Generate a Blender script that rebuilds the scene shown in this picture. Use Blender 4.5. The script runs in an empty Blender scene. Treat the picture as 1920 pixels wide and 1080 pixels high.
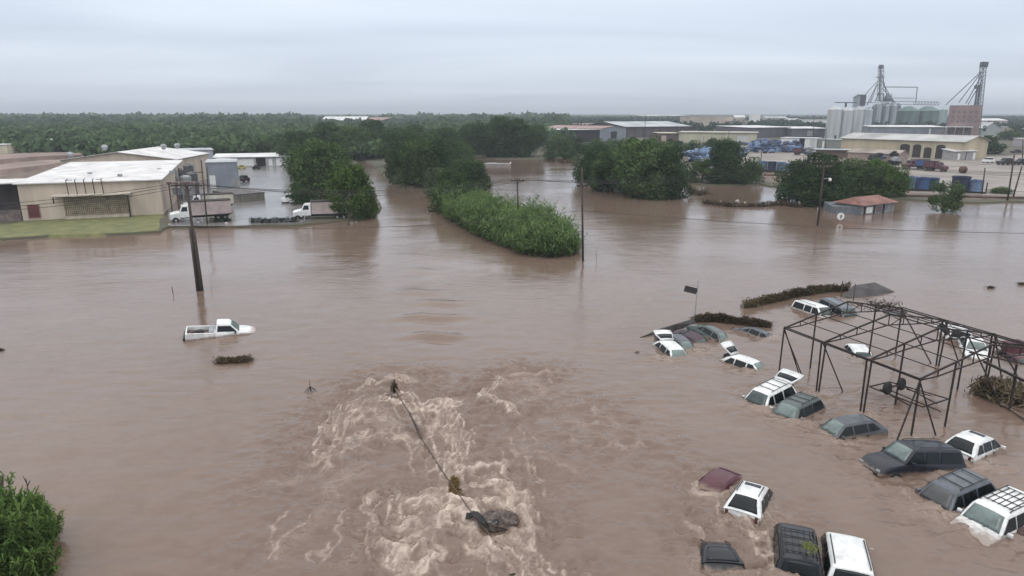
import bpy, bmesh, math, random
import numpy as np
from mathutils import Vector, Matrix
R = math.radians
sc = bpy.context.scene
col = sc.collection
random.seed(7)

# ------------------------------------------------------------ camera
CAMH, FPX, PITCH = 18.0, 1250.0, R(14.66)
cam = bpy.data.objects.new('camera', bpy.data.cameras.new('camera'))
col.objects.link(cam)
cam.location = (0, 0, CAMH)
cam.rotation_euler = (R(90) - PITCH, 0, 0)
cam.data.sensor_width = 36.0
cam.data.lens = FPX / 1920 * 36
cam.data.clip_end = 20000
sc.camera = cam

# ------------------------------------------------------------ light
SUN_EL, SUN_AZ = R(55), R(200)
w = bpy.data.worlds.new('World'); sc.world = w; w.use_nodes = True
nt = w.node_tree; nt.nodes.clear()
def N(t, **k):
    n = nt.nodes.new(t)
    for a, b in k.items(): setattr(n, a, b)
    return n
L = lambda a, b: nt.links.new(a, b)
out = N('ShaderNodeOutputWorld'); bg = N('ShaderNodeBackground'); L(bg.outputs[0], out.inputs[0])
sky = N('ShaderNodeTexSky', sky_type='NISHITA', sun_disc=False, sun_elevation=SUN_EL, sun_rotation=SUN_AZ)
tc = N('ShaderNodeTexCoord'); sep = N('ShaderNodeSeparateXYZ'); L(tc.outputs['Generated'], sep.inputs[0])
def M(op, a, b=None, c=None, clamp=False):
    n = N('ShaderNodeMath', operation=op); n.use_clamp = clamp
    for i, v in enumerate((a, b, c)):
        if v is None: continue
        if isinstance(v, (int, float)): n.inputs[i].default_value = v
        else: L(v, n.inputs[i])
    return n.outputs[0]
zc = M('MAXIMUM', sep.outputs[2], 0.0)
den = M('ADD', zc, 0.10)
cx = M('DIVIDE', sep.outputs[0], den); cy = M('DIVIDE', sep.outputs[1], den)
comb = N('ShaderNodeCombineXYZ'); L(M('MULTIPLY', cx, 0.5), comb.inputs[0]); L(cy, comb.inputs[1])
no1 = N('ShaderNodeTexNoise'); no1.inputs['Scale'].default_value = 0.5; no1.inputs['Detail'].default_value = 6; no1.inputs['Roughness'].default_value = 0.42
no1.inputs['Distortion'].default_value = 0.5
L(comb.outputs[0], no1.inputs['Vector'])
cr = N('ShaderNodeValToRGB')
e = cr.color_ramp.elements
e[0].position = 0.30; e[0].color = (0.57, 0.635, 0.755, 1)
e[1].position = 0.64; e[1].color = (0.77, 0.845, 0.955, 1)
L(no1.outputs[0], cr.inputs[0])
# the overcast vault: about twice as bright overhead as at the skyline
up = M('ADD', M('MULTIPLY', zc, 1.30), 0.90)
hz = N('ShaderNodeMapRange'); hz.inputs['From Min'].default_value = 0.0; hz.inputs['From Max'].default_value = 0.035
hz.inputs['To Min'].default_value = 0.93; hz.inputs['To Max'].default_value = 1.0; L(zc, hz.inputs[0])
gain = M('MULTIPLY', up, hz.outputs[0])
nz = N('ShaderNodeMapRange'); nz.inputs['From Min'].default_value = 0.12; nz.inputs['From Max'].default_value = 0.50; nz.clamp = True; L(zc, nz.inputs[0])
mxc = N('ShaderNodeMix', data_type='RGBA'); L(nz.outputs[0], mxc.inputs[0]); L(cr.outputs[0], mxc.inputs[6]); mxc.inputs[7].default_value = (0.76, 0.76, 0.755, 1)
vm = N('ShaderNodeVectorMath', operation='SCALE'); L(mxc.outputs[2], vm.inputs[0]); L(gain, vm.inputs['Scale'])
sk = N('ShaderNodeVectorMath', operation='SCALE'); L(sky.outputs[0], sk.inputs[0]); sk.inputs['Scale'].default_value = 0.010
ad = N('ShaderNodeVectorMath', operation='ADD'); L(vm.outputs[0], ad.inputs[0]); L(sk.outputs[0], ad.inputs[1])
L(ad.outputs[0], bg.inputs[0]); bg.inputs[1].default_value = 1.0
sun = bpy.data.objects.new('sun', bpy.data.lights.new('sun', 'SUN')); col.objects.link(sun)
sun.data.energy = 0.55; sun.data.angle = R(25); sun.data.color = (1, 0.97, 0.92)
sun.rotation_euler = (R(90) - SUN_EL, 0, R(180) - SUN_AZ)
sc.view_settings.view_transform = 'Standard'; sc.view_settings.look = 'None'
sc.view_settings.exposure = 0.0; sc.view_settings.gamma = 1.0
sc.render.engine = 'CYCLES'
sc.cycles.max_bounces = 5; sc.cycles.diffuse_bounces = 2; sc.cycles.glossy_bounces = 3
sc.cycles.transmission_bounces = 2; sc.cycles.volume_bounces = 0; sc.cycles.transparent_max_bounces = 4
sc.cycles.caustics_reflective = False; sc.cycles.caustics_refractive = False

# ------------------------------------------------------------ geometry helpers
cp, sp_ = math.cos(PITCH), math.sin(PITCH)
def P(px, py, z=0.0):
    """point of the place at height z seen at photograph coordinate (px, py)"""
    u = (px - 960) / FPX; v = (py - 540) / FPX
    t = (z - CAMH) / (-(sp_ + v * cp))
    return Vector((u * t, (cp - v * sp_) * t, z))
def depth(p): return p.y * cp + (CAMH - p.z) * sp_
def hgt(px, pyb, pyt, z0=0.0):
    """height of something standing at (px, pyb) whose top shows at pyt"""
    b = P(px, pyb, z0); v = (pyt - 540) / FPX
    # solve (CAMH-z)*cp - y*sp = v*(y*cp + (CAMH-z)*sp)
    q = b.y * (v * cp + sp_) / (cp - v * sp_)
    return CAMH - q - z0
def pxm(px, py, z=0.0): return depth(P(px, py, z)) / FPX     # metres per photograph pixel there

class MB:
    def __init__(s): s.v = []; s.f = []
    def add(s, vs, fs):
        o = len(s.v); s.v += [tuple(x) for x in vs]; s.f += [tuple(o + i for i in f) for f in fs]; return s
    def box(s, c, d, rz=0, M4=None, taper=1.0):
        x, y, z = d[0] / 2, d[1] / 2, d[2] / 2
        vs = [Vector((a * x * (taper if k > 0 else 1), b * y * (taper if k > 0 else 1), k * z)) for k in (-1, 1) for a, b in ((-1, -1), (1, -1), (1, 1), (-1, 1))]
        m = Matrix.Translation(c) @ (M4 if M4 is not None else Matrix.Rotation(rz, 4, 'Z'))
        return s.add([m @ q for q in vs], [(3, 2, 1, 0), (4, 5, 6, 7), (0, 1, 5, 4), (1, 2, 6, 5), (2, 3, 7, 6), (3, 0, 4, 7)])
    def bx(s, x0, x1, y0, y1, z0, z1): return s.box(((x0 + x1) / 2, (y0 + y1) / 2, (z0 + z1) / 2), (x1 - x0, y1 - y0, z1 - z0))
    def tube(s, p0, p1, r0, r1=None, n=8):
        p0, p1 = Vector(p0), Vector(p1); r1 = r0 if r1 is None else r1
        d = (p1 - p0).normalized(); a = d.orthogonal().normalized(); b = d.cross(a)
        vs = []
        for p, r in ((p0, r0), (p1, r1)):
            for i in range(n):
                t = 2 * math.pi * i / n; vs.append(p + (a * math.cos(t) + b * math.sin(t)) * r)
        fs = [(i, (i + 1) % n, n + (i + 1) % n, n + i) for i in range(n)] + [tuple(range(n))[::-1], tuple(range(n, 2 * n))]
        return s.add(vs, fs)
    def path(s, pts, r, n=6):
        for a, b in zip(pts, pts[1:]): s.tube(a, b, r, r, n)
        return s
    def lathe(s, prof, n=24, c=(0, 0, 0)):
        vs = []
        for r, z in prof:
            for i in range(n):
                t = 2 * math.pi * i / n; vs.append((c[0] + r * math.cos(t), c[1] + r * math.sin(t), c[2] + z))
        fs = []
        for k in range(len(prof) - 1):
            for i in range(n): fs.append((k * n + i, k * n + (i + 1) % n, (k + 1) * n + (i + 1) % n, (k + 1) * n + i))
        fs += [tuple(range(n))[::-1], tuple(range((len(prof) - 1) * n, len(prof) * n))]
        return s.add(vs, fs)
    def prism(s, poly, z0, z1):
        n = len(poly); vs = [(x, y, z0) for x, y in poly] + [(x, y, z1) for x, y in poly]
        return s.add(vs, [tuple(range(n))[::-1], tuple(range(n, 2 * n))] + [(i, (i + 1) % n, n + (i + 1) % n, n + i) for i in range(n)])
    def grid(s, rows, close=False):
        n = len(rows[0]); vs = [p for r in rows for p in r]; fs = []
        for j in range(len(rows) - 1):
            for i in range(n - 1): fs.append((j * n + i, j * n + i + 1, (j + 1) * n + i + 1, (j + 1) * n + i))
        return s.add(vs, fs)
    def build(s, name, m, parent=None, smooth=False, bevel=0, solid=0, loc=None, sub=0, auto=None):
        me = bpy.data.meshes.new(name); me.from_pydata(s.v, [], s.f); me.validate(); me.update()
        if auto is not None: smooth = True
        if smooth: me.polygons.foreach_set('use_smooth', [True] * len(me.polygons))
        if auto is not None: me.set_sharp_from_angle(angle=R(auto))
        me.materials.append(m)
        o = bpy.data.objects.new(name, me); col.objects.link(o)
        if parent: o.parent = parent
        if loc is not None: o.location = loc
        if solid:
            d = o.modifiers.new('s', 'SOLIDIFY'); d.thickness = solid; d.offset = -1
        if bevel:
            d = o.modifiers.new('b', 'BEVEL'); d.width = bevel; d.segments = 2; d.limit_method = 'ANGLE'
        if sub:
            d = o.modifiers.new('u', 'SUBSURF'); d.levels = sub; d.render_levels = sub
        return o
def np_mesh(name, V, F, m, parent=None, smooth=False, attrs=None):
    """V (n,3), F (k,4) quads or (k,3) triangles"""
    me = bpy.data.meshes.new(name); k, c = F.shape
    me.vertices.add(len(V)); me.vertices.foreach_set('co', V.astype(np.float32).ravel())
    me.loops.add(k * c); me.loops.foreach_set('vertex_index', F.astype(np.int32).ravel())
    me.polygons.add(k); me.polygons.foreach_set('loop_start', np.arange(0, k * c, c, dtype=np.int32))
    if smooth: me.polygons.foreach_set('use_smooth', np.ones(k, bool))
    me.update(calc_edges=True)
    for n_, a in (attrs or {}).items():
        at = me.attributes.new(n_, 'FLOAT', 'POINT'); at.data.foreach_set('value', a.astype(np.float32).ravel())
    me.materials.append(m)
    o = bpy.data.objects.new(name, me); col.objects.link(o)
    if parent: o.parent = parent
    return o
def tag(o, label=None, cat=None, group=None, kind=None):
    if label: o['label'] = label
    if cat: o['category'] = cat
    if group: o['group'] = group
    if kind: o['kind'] = kind
    return o
def empty(name, label, cat, loc=(0, 0, 0), rz=0, group=None):
    o = bpy.data.objects.new(name, None); col.objects.link(o); o.location = loc; o.rotation_euler = (0, 0, rz)
    o.empty_display_size = 0.3
    return tag(o, label, cat, group)
KIDS = {}
def copy_tree(o, parent=None):
    c = o.copy(); col.objects.link(c)
    if parent: c.parent = parent
    for ch in o.children: copy_tree(ch, c)
    return c

# ------------------------------------------------------------ materials
MATS = {}
def nodes_of(name):
    m = bpy.data.materials.new(name); m.use_nodes = True
    t = m.node_tree; b = t.nodes['Principled BSDF']
    return m, t, b
def mat(name, c, rough=0.6, metal=0.0, var=0.25, scale=1.2, bump=0.0, bscale=20, c2=None, coat=0, streak=False, spec=0.5):
    """procedural surface: base colour broken up by two scales of noise, a little roughness variation and bump"""
    if name in MATS: return MATS[name]
    m, t, b = nodes_of(name); nn = t.nodes; ln = t.links
    tc = nn.new('ShaderNodeTexCoord'); mp = nn.new('ShaderNodeMapping'); ln.new(tc.outputs['Object'], mp.inputs[0])
    if streak: mp.inputs['Scale'].default_value = (1, 1, 0.12)
    n1 = nn.new('ShaderNodeTexNoise'); n1.inputs['Scale'].default_value = scale; n1.inputs['Detail'].default_value = 8; n1.inputs['Roughness'].default_value = 0.65
    ln.new(mp.outputs[0], n1.inputs[0])
    rp = nn.new('ShaderNodeValToRGB'); c2 = c2 or tuple(max(0, x * (1 - var * 1.6)) for x in c)
    rp.color_ramp.elements[0].position = 0.30; rp.color_ramp.elements[0].color = (*c2, 1)
    rp.color_ramp.elements[1].position = 0.62; rp.color_ramp.elements[1].color = (*[min(1, x * (1 + var * 0.25)) for x in c], 1)
    ln.new(n1.outputs[0], rp.inputs[0]); ln.new(rp.outputs[0], b.inputs['Base Color'])
    mr = nn.new('ShaderNodeMapRange'); mr.inputs['To Min'].default_value = min(1, rough * 1.25); mr.inputs['To Max'].default_value = rough * 0.8
    ln.new(n1.outputs[0], mr.inputs[0]); ln.new(mr.outputs[0], b.inputs['Roughness'])
    b.inputs['Metallic'].default_value = metal; b.inputs['Specular IOR Level'].default_value = spec
    if c[0] < .2 and coat: b.inputs['Specular IOR Level'].default_value = .3
    if coat: b.inputs['Coat Weight'].default_value = coat; b.inputs['Coat Roughness'].default_value = 0.08
    if bump:
        n2 = nn.new('ShaderNodeTexNoise'); n2.inputs['Scale'].default_value = bscale; n2.inputs['Detail'].default_value = 4
        ln.new(tc.outputs['Object'], n2.inputs[0])
        bp = nn.new('ShaderNodeBump'); bp.inputs['Strength'].default_value = bump; bp.inputs['Distance'].default_value = 0.05
        ln.new(n2.outputs[0], bp.inputs['Height']); ln.new(bp.outputs[0], b.inputs['Normal'])
    MATS[name] = m; return m
def corrugated(name, c, axis=0, pitch=0.6, var=0.3, rough=0.45, metal=0.0, c2=None, scale=0.25):
    if name in MATS: return MATS[name]
    m = mat(name, c, rough, metal, var, scale, c2=c2); t = m.node_tree; nn = t.nodes; ln = t.links; b = nn['Principled BSDF']
    tc = nn.new('ShaderNodeTexCoord'); wv = nn.new('ShaderNodeTexWave'); wv.bands_direction = 'XYZ'[axis]
    wv.inputs['Scale'].default_value = 0.314 / pitch; wv.inputs['Distortion'].default_value = 0
    ln.new(tc.outputs['Object'], wv.inputs[0])
    bp = nn.new('ShaderNodeBump'); bp.inputs['Strength'].default_value = 0.6; bp.inputs['Distance'].default_value = 0.06
    ln.new(wv.outputs[1], bp.inputs['Height']); ln.new(bp.outputs[0], b.inputs['Normal'])
    return m
def leafmat(name, dark, light, trans=0.25, ns=0.35):
    if name in MATS: return MATS[name]
    m, t, b = nodes_of(name); nn = t.nodes; ln = t.links
    g = nn.new('ShaderNodeNewGeometry'); oi = nn.new('ShaderNodeObjectInfo')
    tc = nn.new('ShaderNodeTexCoord'); n1 = nn.new('ShaderNodeTexNoise'); n1.inputs['Scale'].default_value = ns; n1.inputs['Detail'].default_value = 3
    ln.new(g.outputs['Position'], n1.inputs[0])
    a = nn.new('ShaderNodeMath'); a.operation = 'MULTIPLY_ADD'; a.inputs[1].default_value = 0.45; ln.new(g.outputs['Random Per Island'], a.inputs[0])
    a2 = nn.new('ShaderNodeMath'); a2.operation = 'MULTIPLY_ADD'; a2.inputs[1].default_value = 0.30; ln.new(oi.outputs['Random'], a2.inputs[0])
    mr = nn.new('ShaderNodeMapRange'); mr.inputs['From Min'].default_value = 0.35; mr.inputs['From Max'].default_value = 0.65
    mr.inputs['To Min'].default_value = -0.1; mr.inputs['To Max'].default_value = 0.40; mr.clamp = False
    ln.new(n1.outputs[0], mr.inputs[0]); ln.new(mr.outputs[0], a2.inputs[2]); ln.new(a2.outputs[0], a.inputs[2])
    rp = nn.new('ShaderNodeValToRGB'); rp.color_ramp.elements[0].color = (*dark, 1); rp.color_ramp.elements[1].color = (*light, 1)
    ln.new(a.outputs[0], rp.inputs[0])
    d = nn.new('ShaderNodeBsdfDiffuse'); tr = nn.new('ShaderNodeBsdfTranslucent'); mx = nn.new('ShaderNodeMixShader'); mx.inputs[0].default_value = trans
    ln.new(rp.outputs[0], d.inputs[0]); ln.new(rp.outputs[0], tr.inputs[0]); ln.new(d.outputs[0], mx.inputs[1]); ln.new(tr.outputs[0], mx.inputs[2])
    ln.new(mx.outputs[0], nn['Material Output'].inputs[0]); nn.remove(b)
    MATS[name] = m; return m
glass = mat('window glass', (0.012, 0.016, 0.018), 0.18, var=0.3, spec=0.28)
glassg = mat('tinted windscreen glass', (0.055, 0.075, 0.075), 0.14, var=0.3, scale=2.0, spec=0.45)
black = mat('black void', (0.012, 0.012, 0.014), 0.8, var=0.3)
rubber = mat('tyre rubber', (0.02, 0.02, 0.02), 0.85, var=0.3)
wood = mat('weathered pole wood', (0.060, 0.045, 0.038), 0.85, var=0.5, scale=3, streak=True)
galv = mat('galvanised steel', (0.36, 0.38, 0.40), 0.5, 0.3, var=0.3)
rust = mat('rusty steel', (0.036, 0.025, 0.024), 0.75, 0.1, var=0.5, scale=6)
white = mat('white paint', (0.80, 0.80, 0.79), 0.4, var=0.12, scale=1.5)

# ------------------------------------------------------------ numpy noise
def vnoise(x, y, seed=0):
    xi = np.floor(x).astype(np.int64); yi = np.floor(y).astype(np.int64); xf = x - xi; yf = y - yi
    u = xf * xf * (3 - 2 * xf); v = yf * yf * (3 - 2 * yf)
    def h(a, b):
        n = (a * 374761393 + b * 668265263 + seed * 1442695041) & 0xFFFFFFFF
        n = ((n ^ (n >> 13)) * 1274126177) & 0xFFFFFFFF
        return ((n ^ (n >> 16)) & 0xFFFF) / 65535.0
    return (h(xi, yi) * (1 - u) + h(xi + 1, yi) * u) * (1 - v) + (h(xi, yi + 1) * (1 - u) + h(xi + 1, yi + 1) * u) * v
def fbm(x, y, o=4, seed=0, g=0.5):
    s = np.zeros_like(x); a = 1; t = 0
    for i in range(o): s += a * vnoise(x * 2 ** i, y * 2 ** i, seed + i); t += a; a *= g
    return s / t
# ------------------------------------------------------------ flood water
def axis(lo, hi, fine_lo, fine_hi, d, g=1.07):
    a = list(np.arange(fine_lo, fine_hi, d)); s = d; x = a[-1]
    while x < hi: s *= g; x += s; a.append(x)
    s = d; x = fine_lo; pre = []
    while x > lo: s *= g; x -= s; pre.append(x)
    return np.array(pre[::-1] + a)
xs = axis(-6000, 6000, -14.0, 24.0, 0.085, 1.05); ys = axis(4, 9000, 18.0, 47.0, 0.085, 1.035)
X, Y = np.meshgrid(xs, ys)
STROKES = [  # crests of broken water: photograph points, width (m), strength
 ([(673,734),(700,718),(739,711),(778,714)],.28,.75), ([(704,749),(677,765),(645,780),(622,804),(607,827)],1.15,.72),
 ([(704,749),(739,744),(770,751),(793,765),(828,755),(867,753)],.60,1.0), ([(793,773),(824,788),(852,815),(863,843),(840,866)],.95,.78),
 ([(832,753),(848,777),(832,808)],.75,.8), ([(607,831),(657,839),(688,823),(715,812)],.6,.6), ([(579,862),(630,850)],.4,.45),
 ([(735,812),(785,827)],.2,.5), ([(941,709),(902,734),(929,749),(964,773)],.30,.95), ([(964,695),(988,699),(1023,701)],.25,.55),
 ([(929,720),(985,712),(1000,735),(975,755)],.5,.35),
 ([(840,872),(883,874)],.3,.85), ([(898,882),(949,880)],.35,.95), ([(867,905),(929,903),(972,920),(993,955)],.25,.75),
 ([(747,975),(770,952),(809,936),(840,952),(879,971)],.75,.95), ([(754,998),(793,987),(832,971)],.65,.62),
 ([(684,924),(692,955),(715,983)],.2,.7), ([(731,1022),(754,1057),(770,1076)],.35,.8), ([(793,1010),(809,1029),(778,1072),(760,1100)],.4,.8),
 ([(898,948),(933,932),(964,952),(1003,987)],.45,.85), ([(929,1002),(960,1025),(980,1057),(1000,1090)],.75,.9), ([(975,1000),(1005,985)],.4,.8),
 ([(880,990),(900,1010),(930,1040)],.45,.6), ([(840,880),(850,910),(830,935)],.4,.5),
 ([(690,770),(720,790),(740,800)],.9,.45), ([(610,930),(640,905),(680,880)],.5,.3), ([(500,905),(560,890),(610,880)],.35,.28),
 ([(520,1040),(560,1000),(600,960)],.5,.25), ([(640,1050),(680,1010),(700,1000)],.5,.3),
 ([(1362,987),(1391,978),(1413,991),(1424,1029),(1453,1053)],.28,.62), ([(1302,990),(1310,1015),(1325,1045)],.14,.6), ([(1298,907),(1313,920),(1347,933)],.14,.5),
 ([(1050,758),(1110,765),(1160,790)],.2,.38), ([(1070,826),(1150,840),(1210,830)],.2,.38), ([(1080,790),(1130,795)],.3,.3), ([(1000,850),(1060,880)],.3,.25),
 ([(1440,690+60),(1470,775),(1500,785)],.1,.35), ([(1630,868),(1700,880),(1770,885)],.12,.3), ([(1700,925),(1760,970),(1800,985)],.12,.35), ([(1455,980),(1450,1030),(1470,1075)],.12,.4)]
rs = random.Random(42); EX = []
def strand(pts, off, wd, st, ext=0.0, wig=.10):
    # a thread of foam lying beside a crest, drawn in metres, drifting off downstream at its end
    q = [P(*p) for p in pts]
    if ext: q.append(q[-1] + Vector((rs.uniform(-.5, .5), -1, 0)).normalized() * ext)
    o = []; ph = rs.uniform(0, 6)
    for i, p in enumerate(q):
        d = (q[min(i + 1, len(q) - 1)] - q[max(i - 1, 0)]); d.z = 0; d.normalize(); n = Vector((-d.y, d.x, 0)); o.append(p + n * (off * (1 + .35 * math.sin(i + ph)) + rs.gauss(0, wig)))
    f = []
    for a_, b_ in zip(o, o[1:]):
        k = max(2, int((b_ - a_).length / .35)); d = (b_ - a_).normalized(); n = Vector((-d.y, d.x, 0))
        for j in range(k): f.append(a_.lerp(b_, j / k) + n * (.06 * math.sin(len(f) * .7 + ph) + rs.gauss(0, .03)))
    f.append(o[-1]); EX.append((f, wd, st))
for pts, wd, st in STROKES:
    if st < .45: continue
    for k in range(int(3 + wd * 9)):
        a0 = rs.randrange(max(1, len(pts) - 2)); strand(pts[a0:], rs.gauss(0, wd * .75), rs.choice([.04, .05, .07, .11]), st * rs.uniform(.55, 1.15), rs.choice([0, 0, 0, .6, 1.5]))
for k in range(28):      # long faint streaks carried off downstream
    x, y = rs.uniform(520, 1060), rs.uniform(780, 1060); L0 = rs.uniform(40, 130); s0 = (x - 780) / 400; EX_p = [(x, y), (x + s0 * L0 * .5, y + L0 * .35), (x + s0 * L0 * .75 + rs.gauss(0, 12), y + L0 * .8)]; strand(EX_p, 0, rs.uniform(.04, .07), rs.uniform(.22, .5))
strands = np.zeros_like(X)
foam = np.zeros_like(X); rough = np.zeros_like(X); Z = np.zeros_like(X)
wx = X + (fbm(X * 0.9, Y * 0.9, 4, 5) - .5) * 1.9; wy = Y + (fbm(X * 0.9, Y * 0.9, 4, 9) - .5) * 1.9
near = (X > -30) & (X < 40) & (Y > 10) & (Y < 90)
I, J = np.where(near); i0, i1, j0, j1 = I.min(), I.max() + 1, J.min(), J.max() + 1
wxs, wys = wx[i0:i1, j0:j1], wy[i0:i1, j0:j1]
def segdist(px_, py_, a, b):
    d = b - a; t = np.clip(((px_ - a.x) * d.x + (py_ - a.y) * d.y) / max(d.x * d.x + d.y * d.y, 1e-6), 0, 1)
    return np.hypot(px_ - a.x - t * d.x, py_ - a.y - t * d.y)
for pts, wd, st in STROKES:
    q = [P(*p) for p in pts]; dm = np.full(wxs.shape, 1e9)
    for a, b in zip(q, q[1:]): dm = np.minimum(dm, segdist(wxs, wys, a, b))
    f = foam[i0:i1, j0:j1]; f[:] = np.maximum(f, st * (.36 if wd > .55 else .70) * np.exp(-(dm / (wd * 1.05)) ** 2))
    r = rough[i0:i1, j0:j1]; r[:] = np.maximum(r, min(1, st + .2) * np.exp(-(dm / (wd + 2.2)) ** 2))
for pts, wd, st in EX:
    q = pts; xa, xb = min(p.x for p in q) - 1.6, max(p.x for p in q) + 1.6; ya, yb = min(p.y for p in q) - 1.6, max(p.y for p in q) + 1.6
    ja, jb = np.searchsorted(xs, xa), np.searchsorted(xs, xb); ia, ib = np.searchsorted(ys, ya), np.searchsorted(ys, yb)
    if jb <= ja or ib <= ia: continue
    dm = np.full((ib - ia, jb - ja), 1e9)
    vx = X[ia:ib, ja:jb] * .4 + wx[ia:ib, ja:jb] * .6; vy = Y[ia:ib, ja:jb] * .4 + wy[ia:ib, ja:jb] * .6
    for a, b in zip(q, q[1:]): dm = np.minimum(dm, segdist(vx, vy, a, b))
    f = strands[ia:ib, ja:jb]; f[:] = np.maximum(f, st * np.exp(-(dm / wd) ** 2))
for px, py in [(1425,760),(1480,782),(1580,818),(1660,862),(1720,872),(1830,862),(1760,955),(1840,985),(1345,915),(1420,955),(1340,1050),(1495,1075),(1250,668),(1310,655),(1400,688),(1440,628),(415,632),(1520,588),(1612,668),(1093,487),(376,545),(1533,422),(1707,819),(1616,772),(1530,734)]:
    c = P(px, py); d2 = np.hypot((X - c.x) * .7, Y - c.y + .4); rough[:] = np.maximum(rough, .38 * np.exp(-(d2 / 1.5) ** 2)); foam[:] = np.maximum(foam, .30 * np.exp(-(d2 / .8) ** 2) * (py > 600))
# wave heights: chop in the broken water, a train of standing waves down the current, low swell elsewhere
far = np.clip((160 - Y) / 120, 0, 1)
Z += (fbm(X * 0.55, Y * 1.1, 3, 20) - .5) * 0.10 * far
Z += rough * ((fbm(X * 1.2, Y * 1.9, 5, 33, .55) - .5) * 1.15)
Z += np.minimum(foam, 1) * 0.22 + strands * .06
for (px, py, amp, wdt) in [(788,548,.20,2.6),(825,568,.22,2.2),(805,595,.30,3.0),(818,630,.30,2.2),(790,508,.14,2.5),(770,690,.16,3),(985,690,.30,1.8),(1040,870,.28,1.5),(1030,850,.2,1.5),(760,480,.10,3)]:
    c = P(px, py); yy = (Y - c.y) + 0.25 * np.sin((X - c.x) * 1.3) ; g = np.exp(-((X - c.x) / wdt) ** 2 - (yy / 0.75) ** 2)
    Z += amp * g - amp * .5 * np.exp(-((X - c.x) / wdt) ** 2 - ((yy + 1.1) / 0.7) ** 2)
Z = Z * np.clip((200 - Y) / 60, 0, 1) - 0.02
n_, m_ = X.shape
idx = np.arange(n_ * m_).reshape(n_, m_)
F = np.stack([idx[:-1, :-1], idx[:-1, 1:], idx[1:, 1:], idx[1:, :-1]], -1).reshape(-1, 4)

wm, t, b = nodes_of('muddy flood water'); nn = t.nodes; ln = t.links
geo = nn.new('ShaderNodeNewGeometry')
def noise(scale, vec, detail=4, ro=.55, dist=0.0):
    n = nn.new('ShaderNodeTexNoise'); n.inputs['Scale'].default_value = scale; n.inputs['Detail'].default_value = detail; n.inputs['Roughness'].default_value = ro
    n.inputs['Distortion'].default_value = dist; ln.new(vec, n.inputs[0]); return n.outputs[0]
def mth(op, a, b_=None, c=None, clamp=False):
    n = nn.new('ShaderNodeMath'); n.operation = op; n.use_clamp = clamp
    for i, v in enumerate((a, b_, c)):
        if v is None: continue
        if isinstance(v, (int, float)): n.inputs[i].default_value = v
        else: ln.new(v, n.inputs[i])
    return n.outputs[0]
def mapv(sx, sy):
    mp = nn.new('ShaderNodeMapping'); mp.inputs['Scale'].default_value = (sx, sy, 1); ln.new(geo.outputs['Position'], mp.inputs[0]); return mp.outputs[0]
pos = geo.outputs['Position']
fa = nn.new('ShaderNodeAttribute'); fa.attribute_name = 'foam'
# filaments: thin lines where a distorted noise crosses its middle
fn = noise(.85, pos, 6, .58, 2.0); fil = mth('SUBTRACT', 1.0, mth('MULTIPLY', mth('ABSOLUTE', mth('SUBTRACT', fn, .5)), 17.0), clamp=True)
fn2 = noise(2.1, pos, 6, .6, 1.6); fil2 = mth('SUBTRACT', 1.0, mth('MULTIPLY', mth('ABSOLUTE', mth('SUBTRACT', fn2, .5)), 14.0), clamp=True)
fs = mth('MAXIMUM', fil, mth('MULTIPLY', fil2, .85))
fmask = mth('MULTIPLY', mth('MULTIPLY', fa.outputs['Fac'], 1.1), mth('ADD', mth('MULTIPLY', fs, 1.0), mth('MULTIPLY', mth('POWER', fa.outputs['Fac'], 3.0), .22)), clamp=True)
fb = nn.new('ShaderNodeAttribute'); fb.attribute_name = 'strands'
fmask = mth('MAXIMUM', mth('MULTIPLY', fmask, .80), mth('MULTIPLY', fb.outputs['Fac'], mth('MULTIPLY_ADD', noise(1.5, pos, 4, .6), 3.4, -1.05), clamp=True))
speck = noise(14, pos, 4, .7); fmask = mth('MULTIPLY', fmask, mth('MULTIPLY_ADD', speck, .9, .55), clamp=True)
fmask = mth('MULTIPLY', fmask, .92)
# silt clouds
s1 = noise(.045, mapv(1, .55), 5, .6, .6); s2 = noise(.5, mapv(1, 1.5), 5, .65, 1.2)
rp = nn.new('ShaderNodeValToRGB'); rp.color_ramp.elements[0].position = .30; rp.color_ramp.elements[0].color = (.134, .090, .069, 1)
rp.color_ramp.elements[1].position = .70; rp.color_ramp.elements[1].color = (.202, .145, .116, 1)
ln.new(mth('ADD', mth('MULTIPLY', s1, .6), mth('MULTIPLY', s2, .4)), rp.inputs[0])
mx = nn.new('ShaderNodeMix'); mx.data_type = 'RGBA'; ln.new(fmask, mx.inputs[0]); ln.new(rp.outputs[0], mx.inputs[6]); mx.inputs[7].default_value = (.65, .54, .465, 1)
ln.new(mx.outputs[2], b.inputs['Base Color'])
ln.new(mth('MULTIPLY_ADD', fmask, .5, .06), b.inputs['Roughness']); b.inputs['IOR'].default_value = 1.40
# ripples, elongated across the current; wind patches
patch = nn.new('ShaderNodeMapRange'); patch.inputs['From Min'].default_value = .38; patch.inputs['From Max'].default_value = .62; patch.inputs['To Min'].default_value = .25
ln.new(noise(.03, mapv(1, 1.8), 3), patch.inputs[0])
h = mth('ADD', mth('MULTIPLY', noise(1.1, mapv(.55, 1.25), 5, .6, .5), .10), mth('MULTIPLY', noise(4.2, mapv(.7, 1.3), 4, .65, .3), .034))
h = mth('ADD', h, mth('MULTIPLY', noise(.28, mapv(.5, 1.4), 3, .5, .6), .13))
h = mth('MULTIPLY', h, patch.outputs[0])
h = mth('ADD', h, mth('MULTIPLY', fmask, .03))
bp = nn.new('ShaderNodeBump'); bp.inputs['Strength'].default_value = .50; bp.inputs['Distance'].default_value = 1.0
ln.new(h, bp.inputs['Height']); ln.new(bp.outputs[0], b.inputs['Normal'])
V = np.stack([X, Y, Z], -1).reshape(-1, 3)
water = np_mesh('flood_water', V, F, wm, smooth=True, attrs={'foam': foam, 'strands': strands})
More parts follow.
